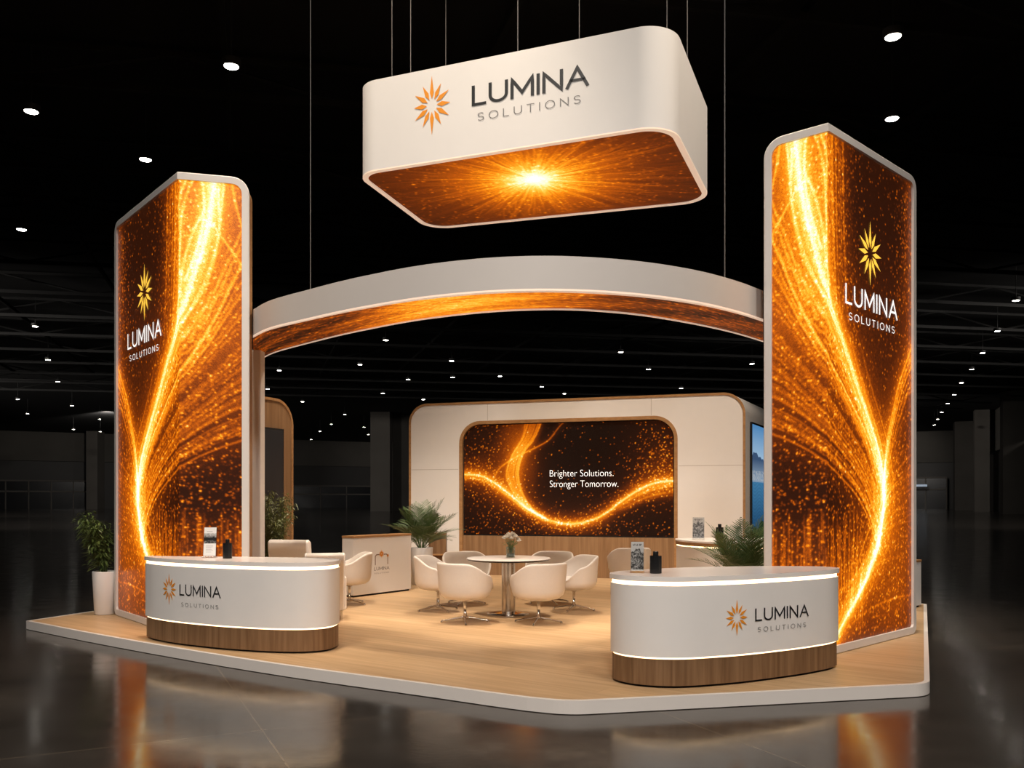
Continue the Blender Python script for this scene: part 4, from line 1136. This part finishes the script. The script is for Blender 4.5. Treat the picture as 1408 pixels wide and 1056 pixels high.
def lounge_chair(label, loc, rz):
    root = thing('lounge_armchair', label, 'armchair', loc, rz)
    MB().box((0, .03, .26), (.50, .52, .22)).box((0, .03, .41), (.46, .48, .10)).build('seat', M['leather'], root, bevel=.045, seg=4)
    mb = MB(); pr = [(-.27, .16), (-.20, .16), (-.22, .60), (-.27, 1.02), (-.34, 1.06), (-.41, 1.03), (-.40, .90), (-.33, .60)]
    vs = [(x, y, z) for x in (-.30, -.27, .27, .30) for y, z in pr]; m = len(pr)
    mb.add(vs, [(i * m + (k + 1) % m, i * m + k, (i + 1) * m + k, (i + 1) * m + (k + 1) % m) for i in range(3) for k in range(m)] + [tuple(range(m)), tuple(range(4 * m - 1, 3 * m - 1, -1))], True)
    mb.build('backrest', M['leather'], root, bevel=.03, seg=3)
    for sx in (-1, 1):
        MB().box((sx * .29, .05, .42), (.085, .52, .52)).build('armrest', M['leather'], root, bevel=.035, seg=4)
    for sx in (-1, 1):
        for sy in (-.19, .24):
            MB().tube([(sx * .26, sy, .0), (sx * .26, sy, .17)], .014, 8).build('leg', M['chrome'], root)
    return root
lc = lounge_chair('white high backed lounge chair behind the left counter', (-3.02, 12.30, P + .001), face((0, 0), (.2, 1)))
copy_thing(lc, 'white lounge chair with low rounded back, just left of the podium', (-2.52, 11.58, P + .001), face((0, 0), (-.25, 1)), scale=.865)

# ================================================================== TABLE AND FLOWERS
tb = thing('round_table', 'round white meeting table on a steel column', 'table', (TC[0], TC[1], P + .001))
MB().lathe([(.56, .772), (.586, .776), (.590, .781), (.588, .786), (.583, .788)], n=72).build('table_top', M['top_white'], tb)
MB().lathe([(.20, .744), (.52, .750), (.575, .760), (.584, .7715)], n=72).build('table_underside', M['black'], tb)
MB().lathe([(.095, .02), (.095, .745)], n=40).build('column', M['steel'], tb)
MB().lathe([(.30, .0), (.302, .008), (.29, .016), (.22, .026), (.13, .034), (.1, .04)], n=56).build('base', M['chrome'], tb)
VX, VY, VZ = TC[0] + .03, TC[1] + .02, P + .79
vs_ = thing('flower_vase', 'clear glass vase of water on the round table', 'vase', (VX, VY, VZ))
MB().lathe([(.0, .0), (.058, .0), (.062, .006), (.064, .15), (.060, .15), (.057, .012), (.0, .010)], n=36, cap0=False, cap1=False).build('glass', M['vase_glass'], vs_)
MB().lathe([(.0, .013), (.054, .013), (.054, .06), (.0, .062)], n=28, cap0=False, cap1=False).build('pebbles', plain('grey_pebbles', (.12, .12, .11), .5, noise=.8, scale=90, bump=.5), vs_)
bq = thing('flower_bouquet', 'bunch of white roses standing in the glass vase', 'flowers', (VX, VY, VZ + .07))
heads = [(-.085, .0, .215), (-.045, -.05, .235), (.01, -.055, .215), (.065, -.03, .235), (.10, .01, .205), (.02, .03, .275), (-.03, .02, .268), (.06, .05, .25), (-.07, .06, .23), (-.005, -.02, .255), (.115, -.02, .18)]
mb = MB()
for hx, hy, hz in heads: mb.tube([(hx * .15, hy * .15, 0), (hx * .35, hy * .35, .1), (hx * .9, hy * .9, hz - .035)], .0035, 5)
mb.build('stems', M['stem'], bq)
mb = MB()
for k in range(46):
    a = rng.random() * 2 * PI; r = .03 + .06 * rng.random(); z = .09 + .09 * rng.random(); l = .045 + .02 * rng.random()
    p = Vector((math.cos(a) * r, math.sin(a) * r, z)); d = Vector((math.cos(a), math.sin(a), .4 * rng.normal())).normalized(); s = d.cross(Vector((0, 0, 1))).normalized() * .014
    mb.add([p, p + d * l * .5 + s, p + d * l, p + d * l * .5 - s], [(0, 1, 2, 3)])
tag(mb.build('leaves', M['bamboo_leaf'], bq), kind='stuff')
for hx, hy, hz in heads:
    mb = MB(); R0 = .042 + .008 * rng.random()
    for ring_i, (nn, rr_, zz, op) in enumerate(((4, .35, .012, .25), (5, .62, .004, .6), (6, .95, -.006, .95))):
        for k in range(nn):
            a = 2 * PI * k / nn + ring_i * .5; c, s = math.cos(a), math.sin(a)
            w = R0 * (.55 + .25 * ring_i)
            base_ = Vector((hx + c * R0 * .15, hy + s * R0 * .15, hz - .018)); mid = Vector((hx + c * R0 * rr_, hy + s * R0 * rr_, hz + zz)); tip = Vector((hx + c * R0 * (rr_ + .12 * op), hy + s * R0 * (rr_ + .12 * op), hz + zz + .014 - .016 * op))
            t = Vector((-s, c, 0)) * w * .6
            mb.add([base_ - t * .3, base_ + t * .3, mid + t, mid - t, tip + t * .6, tip - t * .6], [(0, 1, 2, 3), (3, 2, 4, 5)], True)
    mb.lathe([(.0, -.02), (R0 * .3, -.016), (R0 * .42, .0), (R0 * .25, .014), (.0, .017)], (hx, hy, hz), 10, cap0=False, cap1=False)
    mb.build('blossom', M['petal'], bq)

# ================================================================== PLANTS
def pot(root, r0, r1, h, mat):
    MB().lathe([(r0 * .9, 0), (r0, .012), (r1, h - .015), (r1 - .004, h), (r1 - .025, h), (r1 - .03, h - .05)], n=44, cap1=False).build('pot', mat, root)
    po = root.children[0]
    MB().lathe([(r1 - .032, h - .06), (.0, h - .045)], n=30, cap0=False, cap1=False).build('soil', M['soil'], po)
def palm(name, label, loc, r0, r1, h, top, spread, nfr, seed, lean=(0, 0)):
    R = random.Random(seed); root = thing(name, label, 'plant', loc); pot(root, r0, r1, h, M['white'])
    for k in range(nfr):
        a = 2 * PI * k / nfr * 2.4 + R.uniform(-.3, .3); u = (k + .5) / nfr
        el = math.radians(86 - 44 * u + R.uniform(-5, 5)); L = (top - h) * R.uniform(.85, 1.05) * (1.0 - .12 * u)
        pts = []; p = Vector((math.cos(a) * .03, math.sin(a) * .03, h - .06)); e = el; n = 14
        for i in range(n + 1):
            pts.append(p.copy()); p = p + Vector((math.cos(a) * math.cos(e) * spread + lean[0] * .02, math.sin(a) * math.cos(e) * spread + lean[1] * .02, math.sin(e))) * (L / n); e -= math.radians(1.6 + 3.4 * u)
        mb = MB().tube(pts, [.006 * (1 - .8 * i / n) for i in range(n + 1)], 5)
        for i in range(4, n + 1):
            d = (pts[i] - pts[i - 1]).normalized(); s = d.cross(Vector((0, 0, 1)))
            if s.length < .05: s = Vector((math.sin(a), -math.cos(a), 0))
            s.normalize(); up = s.cross(d)
            for sg in (-1, 1):
                for half in (0, .5):
                    q = pts[i - 1].lerp(pts[i], half + .25); t = (i + half) / n
                    ll = L * .40 * math.sin(PI * min(1, .18 + t * .80)) * R.uniform(.8, 1.1) + .02
                    v = (d * .75 + s * sg * .75 + up * .22 * R.uniform(.2, 1.3)).normalized(); w = up.cross(v).normalized() * .0075
                    m1 = q + v * ll * .5; tip = q + v * ll + Vector((0, 0, -.10 * ll))
                    mb.add([q - w * .5, q + w * .5, m1 + w, m1 - w, tip], [(0, 1, 2, 3), (3, 2, 4)])
        mb.build('frond', M['palm_leaf'], root)
    return root
palm('potted_palm', 'potted palm in a white pot between podium and back wall', (-1.72, 16.45, P + .001), .19, .215, .70, 1.80, 1.0, 30, 3)
palm('potted_palm', 'potted palm behind the right counter, beside the right tower', (2.93, 10.95, P + .001), .2, .23, .56, 1.50, 1.1, 30, 5)
def leafy(name, label, loc, r0, r1, h, top, spread, nst, seed, mat, leaf=(.10, .016), drift=(0, 0), nleaf=60, pmat='white', xmax=9):
    R = random.Random(seed); root = thing(name, label, 'plant', loc); pot(root, r0, r1, h, M[pmat])
    fol = MB(); 
    for k in range(nst):
        a = 2 * PI * k / nst + R.uniform(-.4, .4); r = r1 * .45 * R.random(); L = (top - h) * R.uniform(.6, 1.0); out_ = spread * R.uniform(.25, 1.0)
        pts = []
        for i in range(9):
            t = i / 8
            pts.append(Vector((min(xmax - .1, math.cos(a) * (r + out_ * t ** 1.6) + drift[0] * t), math.sin(a) * (r + out_ * t ** 1.6) + drift[1] * t, h - .05 + L * (t - .18 * t ** 3 * out_ / spread))))
        MB().tube(pts, [.007 * (1 - .75 * i / 8) for i in range(9)], 5).build('stem', M['stem'], root)
        for j in range(nleaf):
            t = .12 + .88 * R.random() ** .7; i = min(7, int(t * 8)); q = pts[i].lerp(pts[i + 1], t * 8 - i)
            tw = R.uniform(0, 2 * PI); br = R.uniform(.02, .14) * (1.15 - .5 * t)
            q2 = q + Vector((math.cos(tw) * br, math.sin(tw) * br, R.uniform(-.02, .06)))
            v = Vector((math.cos(tw + R.uniform(-.7, .7)), math.sin(tw + R.uniform(-.7, .7)), R.uniform(-.75, .35))).normalized(); s = v.cross(Vector((0, 0, 1))).normalized()
            if max(q.x, q2.x) > xmax - .06: continue
            l = leaf[0] * R.uniform(.6, 1.2); w = s * leaf[1] * R.uniform(.7, 1.2)
            if R.random() < .5: fol.tube([q, q2], .0018, 3, False)
            fol.add([q2, q2 + v * l * .4 + w, q2 + v * l + Vector((0, 0, -.02)), q2 + v * l * .4 - w], [(0, 1, 2, 3)])
    tag(fol.build('foliage', mat, root), kind='stuff')
    return root
leafy('potted_bamboo', 'leafy green plant in a white pot left of the left tower', (-5.715, 12.12, P + .001), .135, .165, .605, 1.58, .26, 17, 8, M['bamboo_leaf'], drift=(-.13, -.03), nleaf=56, xmax=.11)
leafy('potted_fern', 'feathery green plant in front of the oak partition', (-3.68, 13.0, P + .001), .17, .19, .42, 1.98, .32, 20, 12, M['fern_leaf'], leaf=(.05, .009), drift=(.06, -.05), nleaf=170)

# ================================================================== PODIUM, CABINETS, BACK COUNTER
def podium(name, label, A, B, depth, h, top_mat, over=.012):
    A, B = Vector(A), Vector(B); d = (B - A).normalized(); n = Vector((d.y, -d.x)); L = (B - A).length
    c = (A + B) / 2 - n * depth / 2; org = (c.x, c.y, P + .001); rz = math.atan2(d.y, d.x)
    root = thing(name, label, 'podium', org, rz)
    MB().box((0, 0, .015), (L - .05, depth - .05, .03)).build('recess', M['dark'], root)
    MB().box((0, 0, .03 + (h - .065) / 2), (L, depth, h - .065)).build('body', M['white'], root, bevel=.004)
    MB().box((0, 0, h - .0175), (L + over, depth + over, .035)).build('top', top_mat, root, bevel=.005)
    return root, (lambda u, v: Vector((u - L / 2, -depth / 2 - .0015, v - (P + .001))))
pd, pp = podium('white_podium', 'white podium with oak top and small house shaped logo', (-2.6, 14.17), (-1.79, 15.3), .27, 1.01, M['oak_h'])
mb = MB()
for st in ([(.50, .615), (.50, .745)], [(.80, .615), (.80, .745)], [(.50, .745), (.50, .765), (.53, .79), (.60, .79)], [(.80, .745), (.80, .765), (.77, .79), (.70, .79)]):
    L_, R_ = ribbon(st, .016); m_ = len(L_)
    mb.add([pp(*p) for p in L_] + [pp(*p) for p in R_], [(m_ + i, m_ + i + 1, i + 1, i) for i in range(m_ - 1)])
mb.build('logo_arch', plain('bronze_vinyl', (.22, .12, .06), .4), pd)
mb = MB(); starburst(mb, .65, .80, .075, pp, 1.0, .1, .16); starburst(mb, .80, .765, .035, pp, 1.0, .1, .2); mb.build('logo', M['orange_ink'], pd)
mb = MB(); word(mb, 'LUMINA', .47, .525, .37, .058, .13, .25, pp); word(mb, 'SOLUTIONS', .48, .465, .35, .022, .12, .45, pp); mb.build('lettering', M['grey_ink'], pd)
podium('oak_top_cabinet', 'low white cabinet with oak top at the platform edge, right of the right tower', (5.66, 12.55), (6.13, 12.93), .26, .71, M['oak_h'])
bx = thing('oak_side_cabinet', 'small oak cabinet with a shelf beside the potted palm', 'cabinet', (-1.55, 18.05, P + .001))
MB().box((0, 0, .46), (.36, .3, .92)).build('body', M['oak'], bx, bevel=.004)
MB().box((.04, -.02, .47), (.44, .36, .03)).build('shelf', M['oak_h'], bx, bevel=.004)

BCN = [(2.57, 13.55), (2.62, 13.1), (2.85, 12.65), (3.25, 12.42), (3.7, 12.5), (4.05, 12.85), (4.2, 13.3), (4.15, 13.8), (3.7, 14.0), (3.0, 14.0), (2.66, 13.85)]
cur = [tuple(p) for p in catmull(BCN, 90, closed=True)]
if sum(cur[i][0] * cur[(i + 1) % len(cur)][1] - cur[(i + 1) % len(cur)][0] * cur[i][1] for i in range(len(cur))) < 0: cur = cur[::-1]
bo = (3.35, 13.2, P)
bcn = thing('back_counter', 'curved white counter with oak band in front of the back wall', 'counter', bo)
ins = lambda d: offset_poly(cur, d)
MB().prism(ins(.04), P + .001, P + .03, smooth_side=True).build('recess', M['dark'], bcn, origin=bo)
MB().prism(ins(.012), P + .03, P + .895, smooth_side=True).build('body', M['white'], bcn, origin=bo)
MB().prism(ins(.02), P + .895, P + .915, smooth_side=True).build('light_strip', M['led'], bcn, origin=bo)
MB().prism(ins(.0), P + .915, P + .965, smooth_side=True).build('oak_band', M['oak_h'], bcn, origin=bo)
MB().prism(ins(-.004), P + .965, P + .99, smooth_side=True).build('countertop', M['top_white'], bcn, origin=bo, bevel=.006)

# ================================================================== BROCHURES AND BOTTLES
def brochure_canvas(kind):
    c = Canvas(0, 1, 0, 2.2, .02); X, Y = c.X, c.Y; g = np.full(X.shape, .80)
    nz = c.blur(rng.random(X.shape) - .5, .035) * 5; nz2 = c.blur(rng.random(X.shape) - .5, .02) * 3
    if kind == 0:      # picture above, text below
        pic = (Y > .95) & (Y < 1.75)
        g = np.where(pic, np.clip(.10 + .5 * np.clip((Y - 1.35) / .5, 0, 1) + nz * .35 - .25 * (np.abs(Y - 1.3) < .12), .01, .8), g)
        for y in (.78, .70, .62, .50, .44, .30): g = np.where((np.abs(Y - y) < .018) & (X > .18) & (X < .55 + .3 * rng.random()), .35, g)
        g = np.where((Y > 1.82) & (Y < 1.92) & (X > .2) & (X < .7), .5, g)
    else:              # mountain peak
        ridge = 1.72 - .8 * np.abs(X - .52 - .04 * np.sin(Y * 8)) + .08 * np.sin(X * 21) if kind == 1 else 1.75 - .5 * np.abs(X - .55) + .1 * np.sin(X * 17)
        g = np.where(Y < ridge, np.clip(.09 + nz * .32 + nz2 * .25, .005, .6), .36 + .10 * (Y - 1.5))
        g = np.where((Y > 1.9) & (Y < 2.05) & (X > .12) & (X < .85) & (nz2 > -.05), .12, g)
        g = np.where(Y < .10, .5, g)
    return c, np.stack([g, g * .99, g * .98], -1)
def brochure(label, loc, rz, w, h, kind, tilt=.16):
    root = thing('brochure_stand', label, 'brochure stand', loc, rz)
    MB().box((0, 0, .006), (w * 1.12, .09, .012)).build('base', M['acrylic'], root, bevel=.002)
    dy, dz = math.sin(tilt), math.cos(tilt)
    def q(u, v, n): return Vector((u, .0 + v * dy - n * dz, .013 + v * dz + n * dy))
    mb = MB(); a = [q(-w / 2 - .006, 0, 0), q(w / 2 + .006, 0, 0), q(w / 2 + .006, h, 0), q(-w / 2 - .006, h, 0)]; b_ = [q(-w / 2 - .006, 0, .004), q(w / 2 + .006, 0, .004), q(w / 2 + .006, h, .004), q(-w / 2 - .006, h, .004)]
    mb.add(a + b_, [(0, 1, 2, 3)[::-1], (4, 5, 6, 7), (0, 1, 5, 4), (1, 2, 6, 5), (2, 3, 7, 6), (3, 0, 4, 7)]); mb.build('holder', M['acrylic'], root)
    c, C = brochure_canvas(kind)
    def bp_(x, y):
        u = x * w - w / 2; v = y / 2.2 * (h - .01) + .005; n = .006
        return np.c_[u, v * dy - n * dz, .013 + v * dz + n * dy]
    o = grid_mesh('brochure', M['print'], root, bp_, 44, 96, c, C, lambda y: (0, 1), 0, 2.2)
    o['label'] = 'grey printed leaflet'
    return root
def bottle(label, loc, r, h, rz=0.0):
    root = thing('dark_bottle', label, 'bottle', loc, rz)
    oc = lambda k: [(math.cos(PI / 8 + i * PI / 4) * k * r, math.sin(PI / 8 + i * PI / 4) * k * r * .8) for i in range(8)]
    MB().prism(oc(1), 0.001, h * .80).build('body', M['black'], root, bevel=.004, seg=2)
    MB().lathe([(r * .45, h * .80), (r * .45, h * .97), (r * .40, h)], n=20).build('cap', M['black'], root)
    return root
CT = P + .951
brochure('upright leaflet stand with dark photo on the left counter', (-3.42, 9.76, CT), .10, .135, .335, 0)
bottle('black square bottle on the left counter beside the leaflet stand', (-3.17, 9.62, CT), .052, .215)
brochure('leaflet stand with grey mountain photo on the right counter', (1.12, 7.72, CT), -.18, .112, .27, 1, .2)
bottle('black bottle with round cap on the right counter', (1.275, 7.66, CT), .055, .195)
CB = P + .992
brochure('leaflet stand with grey photo on the back counter', (2.86, 13.25, CB), -.25, .17, .345, 2, .28)
bottle('dark bottle on the back counter right of the leaflet stand', (3.14, 13.05, CB), .06, .25)
o = MB().add([(3.22, 12.98, CB + .002), (3.42, 12.86, CB + .002), (3.54, 13.02, CB + .002), (3.34, 13.14, CB + .002), (3.22, 12.98, CB + .012), (3.42, 12.86, CB + .012), (3.54, 13.02, CB + .012), (3.34, 13.14, CB + .012)],
             [(3, 2, 1, 0), (4, 5, 6, 7), (0, 1, 5, 4), (1, 2, 6, 5), (2, 3, 7, 6), (3, 0, 4, 7)]).build('brown_folder', plain('brown_card', (.35, .2, .1), .6))
tag(o, 'thin brown folder lying on the back counter', 'folder')

# ================================================================== LIGHT
def spot(name, loc, target, power, size, angle, col, blend=.6):
    l = bpy.data.lights.new(name, 'SPOT'); l.energy = power; l.shadow_soft_size = size; l.spot_size = math.radians(angle); l.spot_blend = blend; l.color = col
    o = bpy.data.objects.new(name, l); COL.objects.link(o); o.location = loc
    o.rotation_euler = (Vector(target) - Vector(loc)).to_track_quat('-Z', 'Y').to_euler()
    return o
NEU = (1.0, .92, .84); WARM = (1.0, .83, .65)
spot('unseen_front_spot', (-7, -5, 14.5), (-1.5, 10.5, 1.5), 3300, .8, 50, NEU)  # unseen spots behind the camera, put in to light the stand front
spot('unseen_front_spot', (7, -6, 14.5), (1.5, 10.0, 1.5), 3300, .8, 50, NEU)
spot('unseen_front_spot', (0, -9, 14.5), (0, 8.3, 0.0), 6200, .8, 44, NEU, .9)  # unseen spot added to brighten the front of the deck
spot('unseen_stand_fill', (-2.6, 9.0, 14.8), (-1.2, 14.0, 0), 6600, .5, 50, WARM)  # unseen warm lamps added overhead to brighten the stand
spot('unseen_stand_fill', (3.6, 8.6, 14.8), (1.5, 14.5, 0), 6600, .5, 50, WARM)
spot('unseen_stand_fill', (0.5, 17.0, 14.8), (0.2, 12.0, 0), 6500, .5, 52, WARM)
for px_, tx_ in ((-50, -12), (52, 14), (-75, -40), (70, 40)):
    spot('unseen_floor_fill', (px_, 36 if abs(px_) < 60 else 70, 12.6), (tx_, 105 if abs(px_) < 60 else 140, 0), 26000, 1.5, 80, NEU, .8)  # unseen floods added off to the sides to lift the far floor
spot('unseen_stand_fill', (-5, 2.5, 14.8), (-2.2, 9.4, 0), 2200, .6, 34, WARM)  # unseen warm pair added to brighten the deck before the sign
spot('unseen_stand_fill', (5, 2.0, 14.8), (2.0, 8.6, 0), 2200, .6, 34, WARM)
spot('unseen_wall_fill', (-62, 132, 15.0), (-80, 178, 6), 9000, .5, 75, NEU)  # unseen spots added to lift the dark far walls
spot('unseen_wall_fill', (-14, 150, 15.0), (-10, 205, 6), 9000, .5, 75, NEU)
spot('unseen_wall_fill', (62, 140, 15.0), (66, 182, 6), 9000, .5, 75, NEU)
spot('unseen_wall_fill', (42, 112, 15.0), (74, 132, 6), 8000, .5, 75, NEU)
w = bpy.data.worlds.new('World'); SC.world = w; w.use_nodes = True
w.node_tree.nodes['Background'].inputs[0].default_value = (.004, .004, .005, 1)

# ================================================================== CAMERA
cd = bpy.data.cameras.new('camera'); cam = bpy.data.objects.new('camera', cd); COL.objects.link(cam)
cam.location = (0, 0, 1.71); cam.rotation_euler = (PI / 2, 0, 0)
cd.sensor_width = 36; cd.lens = 36 * 1187 / 1408; cd.shift_y = 160 / 1408; cd.clip_end = 500
SC.camera = cam
SC.view_settings.view_transform = 'Standard'; SC.view_settings.look = 'None'
SC.view_settings.exposure = 0.0; SC.view_settings.gamma = 1.0; SC.view_settings.use_curve_mapping = False
SC.cycles.use_denoising = True
SC.cycles.sample_clamp_indirect = 4.0
SC.cycles.max_bounces = 8
